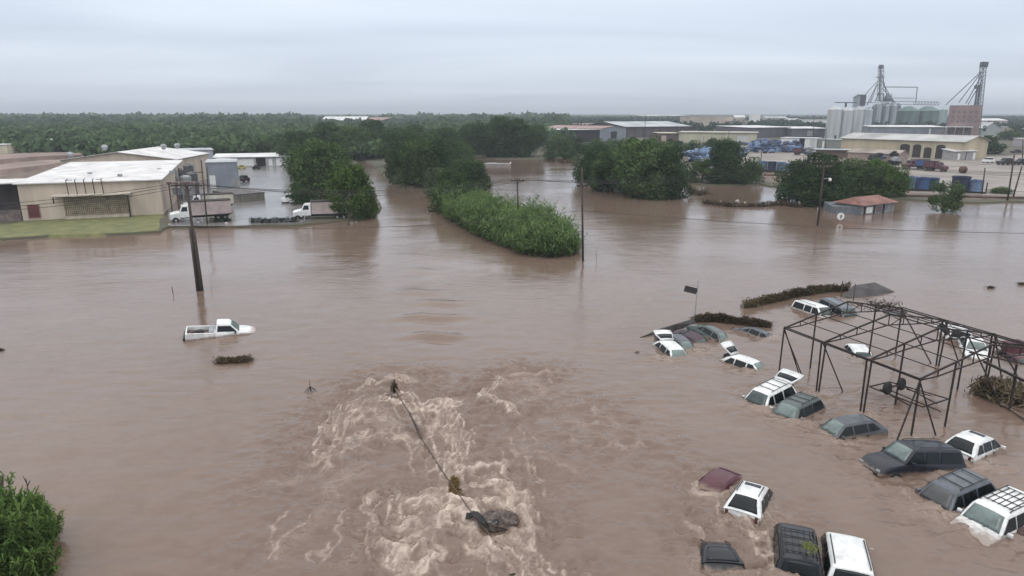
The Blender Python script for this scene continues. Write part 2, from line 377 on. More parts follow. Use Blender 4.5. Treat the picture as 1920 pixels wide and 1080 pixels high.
tag(water, 'brown muddy flood water covering the streets, with broken foam in the middle', kind='structure')

# ------------------------------------------------------------ land
def sheet(name, pts, z, m, label, skirt=1.2, slope=.8):
    """flat ground whose outline slopes down under the water"""
    from mathutils.geometry import tessellate_polygon
    q = [Vector((p[0], p[1], z)) for p in pts]
    mb = MB(); tri = tessellate_polygon([q]); n = len(q)
    ar = sum(a.x * b.y - b.x * a.y for a, b in zip(q, q[1:] + q[:1]))
    mb.add(q, tri)
    if skirt:
        low = []
        for i in range(n):
            a, c = q[i - 1], q[(i + 1) % n]; d = (c - a).normalized(); nrm = Vector((d.y, -d.x, 0)) * (1 if ar > 0 else -1)
            low.append(q[i] + nrm * slope + Vector((0, 0, -skirt)))
        o = len(mb.v); mb.v += [tuple(p) for p in low]
        for i in range(n): mb.f.append((i, (i + 1) % n, o + (i + 1) % n, o + i))
    ob = mb.build(name, m)
    bm = bmesh.new(); bm.from_mesh(ob.data); bmesh.ops.recalc_face_normals(bm, faces=bm.faces)
    if max(bm.faces, key=lambda f: f.calc_area()).normal.z < 0: bmesh.ops.reverse_faces(bm, faces=bm.faces)
    bm.to_mesh(ob.data); bm.free()
    return tag(ob, label, kind='structure')
def rag(pts, z, step=2.5, amp=.7, seed=1):
    """outline through photograph points, with a ragged shoreline between them"""
    rd = random.Random(seed); q = [P(x, y, z) for x, y in pts]; o = []
    for a, b in zip(q, q[1:]):
        k = max(1, min(60, int((b - a).length / step)))
        for i in range(k):
            p = a.lerp(b, i / k)
            if i: p += Vector((rd.uniform(-amp, amp), rd.uniform(-amp, amp), 0))
            o.append(p)
    o.append(q[-1]); return o
soil = mat('damp earth', (0.17, 0.125, 0.095), 0.85, var=0.5, scale=.35, bump=.5, bscale=3)
scrub = mat('scrub ground', (0.062, 0.066, 0.038), 0.95, var=0.6, scale=.15, c2=(0.085, 0.062, 0.046))
grassm = mat('wet bank grass', (0.150, 0.150, 0.060), 0.95, var=0.5, scale=.5, c2=(0.085, 0.098, 0.040), bump=.8, bscale=5)
wetyard = mat('wet concrete yard', (0.19, 0.175, 0.175), 0.22, var=0.3, scale=.12, bump=.05, bscale=.6)
gravel = mat('wet gravel yard', (0.25, 0.215, 0.19), 0.55, var=0.3, scale=.06, bump=.2, bscale=2)
left_shore = rag([(-260,452),(0,447),(90,441),(200,438),(300,433),(315,424),(430,424),(560,421),(640,412),(700,404),(712,392),(704,370),(690,345),(676,318),(668,303),(664,297)], .3, 2.2, .5, 3)
far_shore = rag([(672,296),(700,308),(745,346),(775,350),(810,345),(815,325),(850,308),(872,291),(930,297),(1000,298),(1090,296),(1100,325),(1150,334),(1250,338),(1295,344),(1340,346),(1430,345),(1470,352),(1560,368),(1690,372),(1760,376),(1830,379),(1925,377),(2300,374)], .3, 3, .7, 5)
land_pts = left_shore + far_shore + [Vector((5500, 400, .3)), Vector((8500, 8800, .3)), Vector((-8500, 8800, .3)), Vector((-5500, 300, .3)), Vector((-400, 110, .3))]
sheet('ground', land_pts, .3, scrub, 'dark scrubby ground running back to the horizon')
sheet('grass_bank', rag([(-200,455),(0,446),(90,440),(200,437),(296,432),(308,405),(300,401),(180,407),(44,415),(20,420),(-60,425)], .36, 3, .5, 8), .36, grassm, 'sloping strip of yellow green grass below the beige warehouse', skirt=.9, slope=.9)
sheet('wet_yard', rag([(318,424),(430,423.5),(556,420),(600,408),(590,370),(568,340),(552,316),(545,303),(430,303),(330,306),(312,340),(314,400)], .33, 4, .3, 9), .33, wetyard, 'shallowly flooded grey concrete yard beside the beige warehouse', skirt=0)
sheet('gravel_yard', rag([(1290,300),(1330,322),(1430,322),(1500,326),(1600,330),(1700,362),(1860,366),(1925,368),(2400,368),(2400,296),(1925,290),(1800,296),(1700,294),(1560,284),(1400,278),(1320,284)], .34, 8, .3, 10), .34, gravel, 'wide wet gravel yard in front of the yellow arched warehouse', skirt=0)
sheet('bank_earth', rag([(1296,332),(1330,338),(1430,338),(1470,346),(1560,362),(1690,367),(1830,374),(1925,373),(2400,372),(2400,366),(1925,366),(1860,364),(1700,358),(1600,328),(1500,322),(1400,318),(1320,318)], .325, 6, .3, 14), .325, soil, 'bare earth strip between the gravel yard and the flood', skirt=0)
sheet('bare_earth', rag([(-260,350),(0,340),(120,330),(150,300),(150,284),(0,284),(-260,284)], .33, 6, .3, 12), .33, soil, 'bare reddish brown earth behind the beige warehouse on the far left', skirt=0)
for nm_, pts_, z_ in (('earth_terrace', [(-260,324),(0,318),(60,312),(128,303),(140,296),(60,297),(0,300),(-260,304)], 1.6), ('earth_terrace', [(-260,304),(0,299),(70,293),(150,290),(150,285),(0,286),(-260,289)], 3.0)):
    sheet(nm_, rag(pts_, z_, 5, .8, 13), z_, mat('pinkish graded earth', (0.27, 0.20, 0.17), 0.9, var=0.35, scale=.08, bump=.4, bscale=2), 'graded pinkish earth terrace behind the beige warehouse', skirt=z_ + .3, slope=1.2)
# ------------------------------------------------------------ vegetation
lf_mid = leafmat('tree leaves', (0.020, 0.042, 0.018), (0.115, 0.175, 0.066))
lf_dark = leafmat('dark mesquite leaves', (0.016, 0.034, 0.017), (0.078, 0.128, 0.052))
lf_light = leafmat('pale willow leaves', (0.035, 0.072, 0.018), (0.125, 0.190, 0.052))
lf_far = leafmat('distant woodland leaves', (0.022, 0.048, 0.028), (0.125, 0.185, 0.090), .25, .03)
lf_cane = leafmat('cane blades', (0.034, 0.072, 0.026), (0.170, 0.245, 0.095), .3)
lf_dust = leafmat('grey green leaves', (0.05, 0.075, 0.045), (0.14, 0.17, 0.10))
bark = mat('tree bark', (0.07, 0.055, 0.045), 0.9, var=0.5, scale=4)

def leaf_quads(C, s, rng, up=None, asp=.55, droop=0.0):
    """one small diamond-shaped leaf clump face per centre C (n,3), half size s (n,)"""
    n = len(C); d = rng.normal(size=(n, 3)); 
    if up is not None: d = d * .75 + up * 1.0
    d /= np.linalg.norm(d, axis=1)[:, None]
    r = rng.normal(size=(n, 3)); r[:, 2] -= droop; a = np.cross(d, r); a /= np.linalg.norm(a, axis=1)[:, None]; b = np.cross(d, a)
    s = s[:, None]
    V = np.stack([C - b * s, C + a * s * asp - b * s * .1, C + b * s, C - a * s * asp + b * s * .15], 1).reshape(-1, 3)
    F = np.arange(n * 4).reshape(-1, 4); return V, F
def crown_pts(rng, w, h, z0, lobes, n, lob=.34, flat=.0):
    """points on the shells of many uneven lobes that fill a crown w wide, from z0 to h"""
    cs, rs = [], []
    for i in range(lobes):
        th = rng.uniform(0, 2 * math.pi); rr = math.sqrt(rng.uniform(0, 1)) * .38; zz = rng.uniform(.0, .88)
        prof = math.sin(math.pi * min(1, .34 + zz * .64)) ** .55
        cs.append((math.cos(th) * rr * w * prof, math.sin(th) * rr * w * prof, z0 + (h - z0) * zz))
        rs.append(w * lob * rng.uniform(.34, .74))
    cs = np.array(cs); rs = np.array(rs); k = rng.integers(0, lobes, n)
    d = rng.normal(size=(n, 3)); d /= np.linalg.norm(d, axis=1)[:, None]; d[:, 2] = d[:, 2] * .8 + .1
    rad = rs[k] * (1 - rng.power(1.6, n) * .0 - rng.random(n) ** 2 * .45) * rng.uniform(.85, 1.18, n)
    C = cs[k] + d * rad[:, None]
    C[:, 2] = np.clip(C[:, 2], max(.05, z0 * .5), h * 1.04); return C, d, cs
def tree_proto(name, seed, w, h, z0, lobes, n, leaf, m, trunks=1, droop=0.0, flat=0, lob=.34, limbs=7):
    rng = np.random.default_rng(seed); rd = random.Random(seed)
    root = empty(name, 'tree', 'tree')
    C, d, cs = crown_pts(rng, w, h, z0, lobes, n, lob)
    V, F = leaf_quads(C, leaf * rng.uniform(.55, 1.25, n), rng, up=d, droop=droop)
    np_mesh('crown', V, F, m, root)
    mb = MB()
    for k in range(trunks):
        bx_, by = (rd.uniform(-.5, .5) * (trunks > 1), rd.uniform(-.5, .5) * (trunks > 1)); top = Vector((rd.uniform(-.1, .1) * w, rd.uniform(-.1, .1) * w, h * .55))
        base = Vector((bx_, by, -1.2)); mid = base.lerp(top, .5) + Vector((rd.uniform(-.3, .3), rd.uniform(-.3, .3), 0)); r = .045 * h ** .9 / (1 + .4 * (trunks - 1))
        mb.tube(base, mid, r, r * .75, 7); mb.tube(mid, top, r * .75, r * .4, 7)
        for i in range(limbs):
            c = Vector(cs[rd.randrange(len(cs))]); s = base.lerp(top, rd.uniform(.35, 1)) if i % 2 else mid
            mb.tube(s, s.lerp(c, .95), r * .42, r * .1, 5)
    mb.build('trunk', bark, root, smooth=True)
    return root
PROTO = {}
def proto(key, **k):
    if key not in PROTO: PROTO[key] = [tree_proto(**k), k, False]
    return PROTO[key]
SPECS = {
 'broad0': dict(name='broadleaf_tree', seed=1, w=10, h=10, z0=.2, lobes=46, n=8500, leaf=.27, m=lf_mid),
 'broad1': dict(name='broadleaf_tree', seed=2, w=10, h=10, z0=.2, lobes=20, n=8500, leaf=.27, m=lf_mid),
 'dark0': dict(name='mesquite_tree', seed=3, w=10, h=8, z0=.15, lobes=30, n=8000, leaf=.24, m=lf_dark),
 'dark1': dict(name='mesquite_tree', seed=4, w=10, h=8, z0=.15, lobes=24, n=8000, leaf=.26, m=lf_dark, lob=.38),
 'light0': dict(name='willow_tree', seed=5, w=9, h=8, z0=.2, lobes=26, n=8500, leaf=.26, m=lf_light, droop=1.2),
 'light1': dict(name='willow_tree', seed=6, w=10, h=8, z0=.2, lobes=30, n=8000, leaf=.26, m=lf_light),
 'bush0': dict(name='bush', seed=7, w=8, h=5, z0=.1, lobes=22, n=4200, leaf=.24, m=lf_mid, lob=.36),
 'bush1': dict(name='bush', seed=8, w=8, h=5, z0=.1, lobes=20, n=4200, leaf=.24, m=lf_dark, lob=.36),
 'pale0': dict(name='bush', seed=9, w=7, h=5, z0=.1, lobes=16, n=2600, leaf=.22, m=lf_dust, lob=.34),
 'multi': dict(name='shrub_tree', seed=10, w=8, h=7, z0=.5, lobes=20, n=3600, leaf=.26, m=lf_mid, trunks=7, limbs=5),
}
def tree(key, px, pyb, pyt, wpx, label, cat='tree', group=None, z=0.0, name=None, rot=None):
    p = proto(key, **SPECS[key]); root, k, used = p
    o = copy_tree(root) if used else root; p[2] = True
    b = P(px, pyb, z); H_ = hgt(px, pyb, pyt, z); W = wpx * depth(b) / FPX
    o.location = b + Vector((0, W * .18, 0)); 
    o.scale = (W / (k['w'] * .94), W / (k['w'] * .94), H_ * 1.06 / k['h'])
    o.rotation_euler = (0, 0, random.uniform(0, 6.28) if rot is None else rot)
    tag(o, label, cat, group)
    if name: o.name = name
    return o
G1 = 'trees between the yard and the creek'
for a in [('broad0',598,378,268,118,'tall dark green tree overhanging the white trucks, left of the creek mouth'),
          ('light0',661,411,316,86,'round lighter green tree standing in the water at the creek mouth'),
          ('broad1',575,338,262,78,'tree behind the tall dark tree, beside the long low white building'),
          ('dark0',618,345,266,78,'dark tree at the left bank of the creek behind the round lighter tree'),
          ('dark1',556,312,252,70,'small dark tree at the right end of the long low white building'),
          ('bush1',570,385,352,60,'low dark bush in front of the tall tree beside the small white pickup')]:
    tree(*a, group=G1, name='bush' if 'bush' in a[0] else None, cat='bush' if 'bush' in a[0] else 'tree')
tree('pale0', 695, 402, 358, 26, 'small grey brown shrub standing in the creek right of the round lighter tree', 'shrub', name='shrub')
same = 'dark leafy tree in the unbroken belt along the far creek bank'
for i, a in enumerate([(757,347,268,66),(785,351,262,80),(806,348,268,78),(748,314,246,80),(698,297,244,66),(650,300,238,84),(612,300,236,84),(780,312,244,92),(838,326,258,80),(862,318,268,60),(700,285,230,70),(760,290,234,90),(830,300,240,86)]):
    tree(('dark0', 'broad0', 'dark1', 'broad1')[i % 4], *a, same, group='tree belt along the far creek bank')
G2 = 'trees and bushes on the flooded strip above the cane'
for a in [('broad1',850,392,318,76,'upright bright green tree rising right above the cane thicket'),
          ('dark1',888,358,306,58,'dark rounded tree at the right edge of the strip above the cane'),
          ('bush0',838,398,352,74,'low leafy bush at the left end of the cane thicket'),
          ('bush1',880,402,350,66,'dark bush between the upright tree and the cane thicket'),
          ('pale0',818,372,322,52,'pale dusty bush at the left edge of the strip, below the short pole'),
          ('bush0',866,340,292,56,'green bush behind the dark rounded tree'),
          ('dark0',905,352,326,34,'small dark tree leaning over the water right of the strip')]:
    tree(*a, group=G2, name='bush' if a[0] in ('bush0', 'bush1', 'pale0') else None, cat='bush' if a[0] in ('bush0', 'bush1', 'pale0') else 'tree')
for i, a in enumerate([(882,291,238,66),(915,296,232,84),(955,296,230,86),(995,295,234,66),(935,282,224,80),(1002,284,236,54)]):
    tree(('dark1', 'dark0')[i % 2], *a, 'very dark dense tree in the clump at the far end of the water', group='dark clump at the far end of the water')
for i, a in enumerate([(1045,294,256,56),(1082,290,262,50),(1115,285,262,46),(1062,300,276,44),(1150,284,262,44),(1190,283,260,44),(1225,284,262,44),(1265,286,264,46),(1300,292,266,48),(1335,290,262,46),(1370,288,262,46),(1035,300,284,30)]):
    tree(('bush0', 'bush1')[i % 2], *a, 'bush in the scrubby row below the far sheds', 'bush', group='bushes below the far sheds')
G3 = 'trees on the flooded island in the middle right'
for i, a in enumerate([('dark0',1112,348,272,74,'dark tree at the left tip of the island behind the tall bare pole'),
          ('broad0',1206,371,268,112,'broad bright topped tree in the middle of the island'),
          ('broad1',1150,362,282,84,'tree on the left half of the island in front of the scrub row'),
          ('dark1',1258,372,286,82,'dark tree at the right tip of the island beside floating driftwood'),
          ('broad0',1180,345,264,80,'tree at the back of the island in its left half'),
          ('broad1',1235,345,262,86,'tree at the back of the island in its right half'),
          ('bush0',1228,373,320,80,'low bush at the water line under the broad bright topped tree'),
          ('bush1',1135,358,312,66,'low dark bush at the water line on the left of the island'),
          ('dark0',1130,338,276,70,'small dark tree behind the left tip of the island')]):
    tree(*a, group=G3, name='bush' if 'bush' in a[0] else None, cat='bush' if 'bush' in a[0] else 'tree')
G4 = 'trees in front of the blue containers'
for a in [('dark0',1364,346,264,76,'tall dark tree between two heaps of blue scrap'),
          ('broad1',1318,345,298,54,'green tree right of the island gap, in front of the blue scrap heap'),
          ('bush0',1406,346,300,52,'rounded green bush at the left end of the blue container row'),
          ('bush1',1345,347,318,56,'low dark bush at the water under the tall dark tree'),
          ('bush1',1385,347,318,50,'low dark bush at the water left of the rounded green bush')]:
    tree(*a, group=G4, name='bush' if 'bush' in a[0] else None, cat='bush' if 'bush' in a[0] else 'tree')
G5 = 'trees behind the red roofed shed'
for a in [('dark0',1502,379,300,88,'dark spreading tree at the left of the clump behind the light pole'),
          ('dark1',1545,386,298,94,'very dark tree right behind the light pole'),
          ('broad0',1592,374,302,98,'green tree behind the red roofed shed'),
          ('light1',1640,370,304,104,'bright green tree behind the red roofed shed, rightmost but one of its clump'),
          ('light0',1672,372,314,66,'bright green tree at the right end of the clump by the shed'),
          ('bush1',1518,386,340,84,'low dark bush at the water line left of the light pole')]:
    tree(*a, group=G5, name='bush' if 'bush' in a[0] else None, cat='bush' if 'bush' in a[0] else 'tree')
tree('multi', 1776, 398, 343, 66, 'lone many stemmed tree standing in the water right of the shed')
tree('bush1', 1846, 290, 258, 92, 'wide dark bush on the far side of the gravel yard', 'bush', name='bush')
tree('bush0', 1878, 366, 352, 40, 'small bush on the bank by the two leaning poles', 'bush', name='bush')
tree('bush0', 1905, 264, 244, 50, 'dark bush by the maroon sheds at the far right', 'bush', name='bush')

# ---- far woods: nobody could count them
def mass(name, spots, m, leaf_rel, nper, label, seed):
    rng = np.random.default_rng(seed); Vs = []; Us = []; S = []
    for x, y, w_, h_ in spots:
        nl = 6; k = rng.integers(0, nl, nper)
        lc = np.stack([rng.uniform(-.32, .32, nl) * w_, rng.uniform(-.32, .32, nl) * w_, rng.uniform(.35, .78, nl) * h_], 1); lr = w_ * rng.uniform(.18, .34, nl)
        d = rng.normal(size=(nper, 3)); d /= np.linalg.norm(d, axis=1)[:, None]; d[:, 2] = np.abs(d[:, 2]) * .9 - .15
        c = lc[k] + d * (lr[k] * rng.uniform(.75, 1.15, nper))[:, None]; c += (x, y, 0); Vs.append(c); Us.append(d); S.append(np.full(nper, w_ * leaf_rel))
    C = np.concatenate(Vs); U = np.concatenate(Us); S = np.concatenate(S) * rng.uniform(.6, 1.3, len(C))
    C[:, 2] = np.maximum(C[:, 2], .2); V, F = leaf_quads(C, S, rng, up=U, asp=.7)
    return tag(np_mesh(name, V, F, m), label, kind='stuff')
def px_of(x, y, z=8):
    d = y * cp + (CAMH - z) * sp_; return 960 + FPX * x / d
rng = np.random.default_rng(5); spots = []; spots2 = []
y = 236.0
while y < 1500:
    st = 6.2 * (y / 236) ** .62; x = -y * .98
    while x < y * .95:
        xx = x + rng.uniform(-.45, .45) * st; yy = y + rng.uniform(-.45, .45) * st; p = px_of(xx, yy)
        ok = False
        if p < 345: ok = yy > 268 + rng.uniform(0, 10)
        elif p < 560: ok = yy > 262 + rng.uniform(0, 8)
        elif p < 700: ok = yy > 262
        elif p < 860: ok = yy > 345
        elif p < 1060: ok = yy > 372
        if ok and vnoise(np.array([xx / 40]), np.array([yy / 60]), 3)[0] < .14: ok = False
        if p >= 600 and p < 800 and 820 < yy < 900: ok = False
        lowk = .5 if (580 < p < 790 and yy > 380) else 1.0
        if ok: spots.append((xx, yy, st * rng.choice([.8, 1.0, 1.3, 1.9, 2.3], p=[.2,.25,.3,.15,.1]) * rng.uniform(.9, 1.2), (rng.uniform(3.6, 8.8) + 2.6 * (vnoise(np.array([xx / 60]), np.array([yy / 80]), 6)[0] - .3)) * (1 + yy / 7000) * lowk))
        if not ok and p >= 1020 and yy > 560 and rng.random() < (.22 if yy < 900 else .55): spots2.append((xx, yy, st * rng.uniform(.9, 1.5), rng.uniform(5, 9.5)))
        x += st
    y += st * .92
near_s = [s for s in spots if s[1] < 620]; far_s = [s for s in spots if s[1] >= 620]
mass('woodland', near_s, lf_far, .085, 150, 'dense green woodland stretching behind the warehouse to the horizon', 1)
mass('distant_woods', far_s, lf_far, .13, 64, 'far green woods merging into the skyline on the left and centre', 2)
mass('town_treeline', spots2, leafmat('town tree leaves', (0.02, 0.04, 0.03), (0.05, 0.085, 0.05)), .13, 64, 'dark trees between and beyond the far town roofs on the right', 3)
# canopy further out, to the skyline
xs_ = np.concatenate([np.linspace(-7000, 7000, 500)]); ys_ = 1450 * (7800 / 1450) ** np.linspace(0, 1, 150)
XX, YY = np.meshgrid(xs_, ys_); ZZ = 5.0 + fbm(XX / 45, YY / 70, 3, 4) * 7 + fbm(XX / 900, YY / 1200, 2, 8) * 5
ii = np.arange(XX.size).reshape(XX.shape); FF = np.stack([ii[:-1, :-1], ii[:-1, 1:], ii[1:, 1:], ii[1:, :-1]], -1).reshape(-1, 4)
tag(np_mesh('skyline_woods', np.stack([XX, YY, ZZ], -1).reshape(-1, 3), FF, mat('skyline canopy', (0.035, 0.07, 0.04), .95, var=.4, scale=.02), smooth=False), 'band of far woodland canopy along the horizon', kind='stuff')

# ---- cane thicket
def blades(name, spots, hh, m, seed, label, nl=9, llen=.95, wid=.05, kind='stuff', stem=.35, parent=None, lean=.25):
    rng = np.random.default_rng(seed); V = []; F = []
    for x, y in spots:
        h = hh(x, y) * rng.uniform(.5, 1.3); ln_ = rng.normal(0, lean, 2); top = np.array([x + ln_[0] * h, y + ln_[1] * h, h])
        base = np.array([x, y, -.3])
        for k in range(nl):
            f = rng.uniform(.12, 1.0) ** .7; c = base * (1 - f) + top * f; th = rng.uniform(0, 6.28); L_ = llen * rng.uniform(.6, 1.2); W_ = wid * rng.uniform(.7, 1.4)
            d = np.array([math.cos(th), math.sin(th), 0]); s = np.array([-d[1], d[0], 0]) * W_
            rise = rng.uniform(.2, 1.0); p1 = c + d * L_ * .45 + (0, 0, L_ * .5 * rise); p2 = c + d * L_ * .95 + (0, 0, L_ * (.42 * rise - rng.uniform(.05, .35)))
            o = len(V); V += [c - s * .6, c + s * .6, p1 + s, p1 - s, p2 + s * .15, p2 - s * .15]; F += [(o, o + 1, o + 2, o + 3), (o + 3, o + 2, o + 4, o + 5)]
    o = np_mesh(name, np.array(V), np.array(F), m, parent)
    if label: tag(o, label, kind=kind)
    return o
def inside(x, y, poly):
    c = False; n = len(poly)
    for i in range(n):
        a, b_ = poly[i], poly[i - 1]
        if (a[1] > y) != (b_[1] > y) and x < (b_[0] - a[0]) * (y - a[1]) / (b_[1] - a[1]) + a[0]: c = not c
    return c
cpoly = [tuple(P(*q)[:2]) for q in [(826,392),(850,386),(905,398),(960,412),(1010,425),(1050,437),(1080,452),(1084,472),(1075,480),(1030,483),(985,480),(945,464),(900,446),(868,428),(836,410)]]
rd = random.Random(3); cs_ = []
x0, x1 = min(p[0] for p in cpoly), max(p[0] for p in cpoly); y0, y1 = min(p[1] for p in cpoly), max(p[1] for p in cpoly)
while len(cs_) < 3600:
    q = (rd.uniform(x0, x1), rd.uniform(y0, y1))
    if inside(*q, cpoly): cs_.append(q)
def ch(x, y):
    e = min(segdist(np.array(x), np.array(y), Vector((*a, 0)), Vector((*b_, 0))) for a, b_ in zip(cpoly, cpoly[1:] + cpoly[:1]))
    return 1.7 + 1.5 * min(1, float(e) / 1.8) + 1.1 * (float(fbm(np.array(x * .7 + 50), np.array(y * .45 + 50), 3, 5)) - .5) * 2 + (.5 if y > 100 else 0)
blades('cane_thicket', cs_, ch, lf_cane, 4, 'dense bright green cane thicket rising from the flood in the middle', nl=11, llen=1.05, wid=.06, lean=.3)
# ---- near shrub at the bottom left
nb = empty('willow_shrub', 'leafy light green shrub rising at the bottom left corner', 'shrub', P(30, 1110))
def shrub(root, seed, n_st, rad, hgt_, nl):
    rng = np.random.default_rng(seed); V = []; F = []; mb = MB()
    for i in range(n_st):
        th = rng.uniform(0, 6.28); r = rad * rng.random() ** .55; h = hgt_ * rng.uniform(.45, 1.06) * (1 - .36 * (r / rad) ** 2)
        top = np.array([math.cos(th) * r * 1.05, math.sin(th) * r * 1.05, h]); base = np.array([math.cos(th) * r * .55, math.sin(th) * r * .55, -.5])
        mid = (base + top) / 2 + rng.normal(0, .08, 3); mb.tube(base, mid, .022, .016, 5); mb.tube(mid, top, .016, .006, 5)
        for k in range(nl):
            f = rng.uniform(.25, 1.0); c = (base * (1 - f) * (1 - f) + 2 * mid * f * (1 - f) + top * f * f) + rng.normal(0, .06, 3)
            a = rng.uniform(0, 6.28); L_ = rng.uniform(.18, .42); W_ = rng.uniform(.024, .05); d = np.array([math.cos(a), math.sin(a), 0]); s = np.array([-d[1], d[0], rng.uniform(-.4, .4)]) * W_
            p1 = c + d * L_ * .5 + (0, 0, L_ * rng.uniform(.1, .55)); p2 = c + d * L_ * .85 + (0, 0, L_ * rng.uniform(-.3, .9))
            o = len(V); V += [c - s * .3, c + s * .3, p1 + s, p1 - s, p2 + s * .1, p2 - s * .1]; F += [(o, o + 1, o + 2, o + 3), (o + 3, o + 2, o + 4, o + 5)]
    np_mesh('foliage', np.array(V), np.array(F), lf_near, root); mb.build('stem', bark, root)
lf_near = leafmat('near willow leaves', (0.035, 0.080, 0.020), (0.185, 0.270, 0.085), .3)
shrub(nb, 11, 84, 1.6, 4.8, 150)
nb2 = empty('willow_shrub', 'leafy shrub sprig with a bare forked tip right of the corner shrub', 'shrub', P(72, 1020))
shrub(nb2, 12, 42, .85, 2.6, 150)
mb = MB(); 
for a, b_ in [((0, 0, 2.0), (.05, 0, 3.15)), ((.03, 0, 2.8), (.22, 0, 3.1)), ((.04, 0, 2.95), (-.1, .05, 3.25)), ((.2, 0, 2.3), (.55, 0, 2.85)), ((-.7, 0, 2.0), (-.75, 0, 3.2))]: mb.tube(a, b_, .03, .012, 5)
mb.build('bare_twig', bark, nb2)
# ------------------------------------------------------------ buildings
beige = mat('beige rendered wall', (0.56, 0.475, 0.395), 0.8, var=0.18, scale=.35, bump=.1, streak=True)
cream = mat('cream painted wall', (0.50, 0.43, 0.31), 0.75, var=0.2, scale=.2, streak=True)
cream2 = mat('pale cream wall', (0.52, 0.49, 0.38), 0.75, var=0.2, scale=.2, streak=True)
tanw = mat('dusty tan wall', (0.48, 0.41, 0.36), 0.8, var=0.25, scale=.1)
greyw = corrugated('blue grey sheet wall', (0.25, 0.28, 0.33), 0, .9, .2)
slate = corrugated('dark purple grey sheet wall', (0.105, 0.10, 0.12), 0, 1.2, .25)
dkbrown = corrugated('dark brown sheet wall', (0.075, 0.055, 0.055), 0, 1.2, .4)
whroof = corrugated('white metal roof', (0.68, 0.68, 0.68), 0, .6, .28, c2=(0.42, 0.41, 0.42), scale=.12)
whroof_old = mat('patched white roof', (0.66, 0.65, 0.65), .55, var=.4, scale=.30, c2=(0.42, 0.41, 0.41), bump=.15, bscale=1.5)
paleroof = corrugated('pale grey metal roof', (0.40, 0.43, 0.45), 0, .9, .3, scale=.08)
redroof = mat('faded red roof', (0.225, 0.095, 0.072), .6, var=.35, scale=.6)
pinkroof = mat('rust streaked roof', (0.30, 0.20, 0.18), .6, var=.5, scale=.25, c2=(0.17, 0.09, 0.08))
brownroof = mat('brown flat roof', (0.22, 0.155, 0.13), .8, var=.4, scale=.15, c2=(0.12, 0.08, 0.07))
greydoor = mat('grey door', (0.30, 0.31, 0.32), .5, var=.2)
maroon = mat('maroon shutter', (0.13, 0.035, 0.032), .6, var=.3)
darkin = mat('dark interior', (0.018, 0.016, 0.018), .9, var=.4)
purple = mat('dark grey brown wall', (0.11, 0.095, 0.10), .8, var=.3, scale=.3)

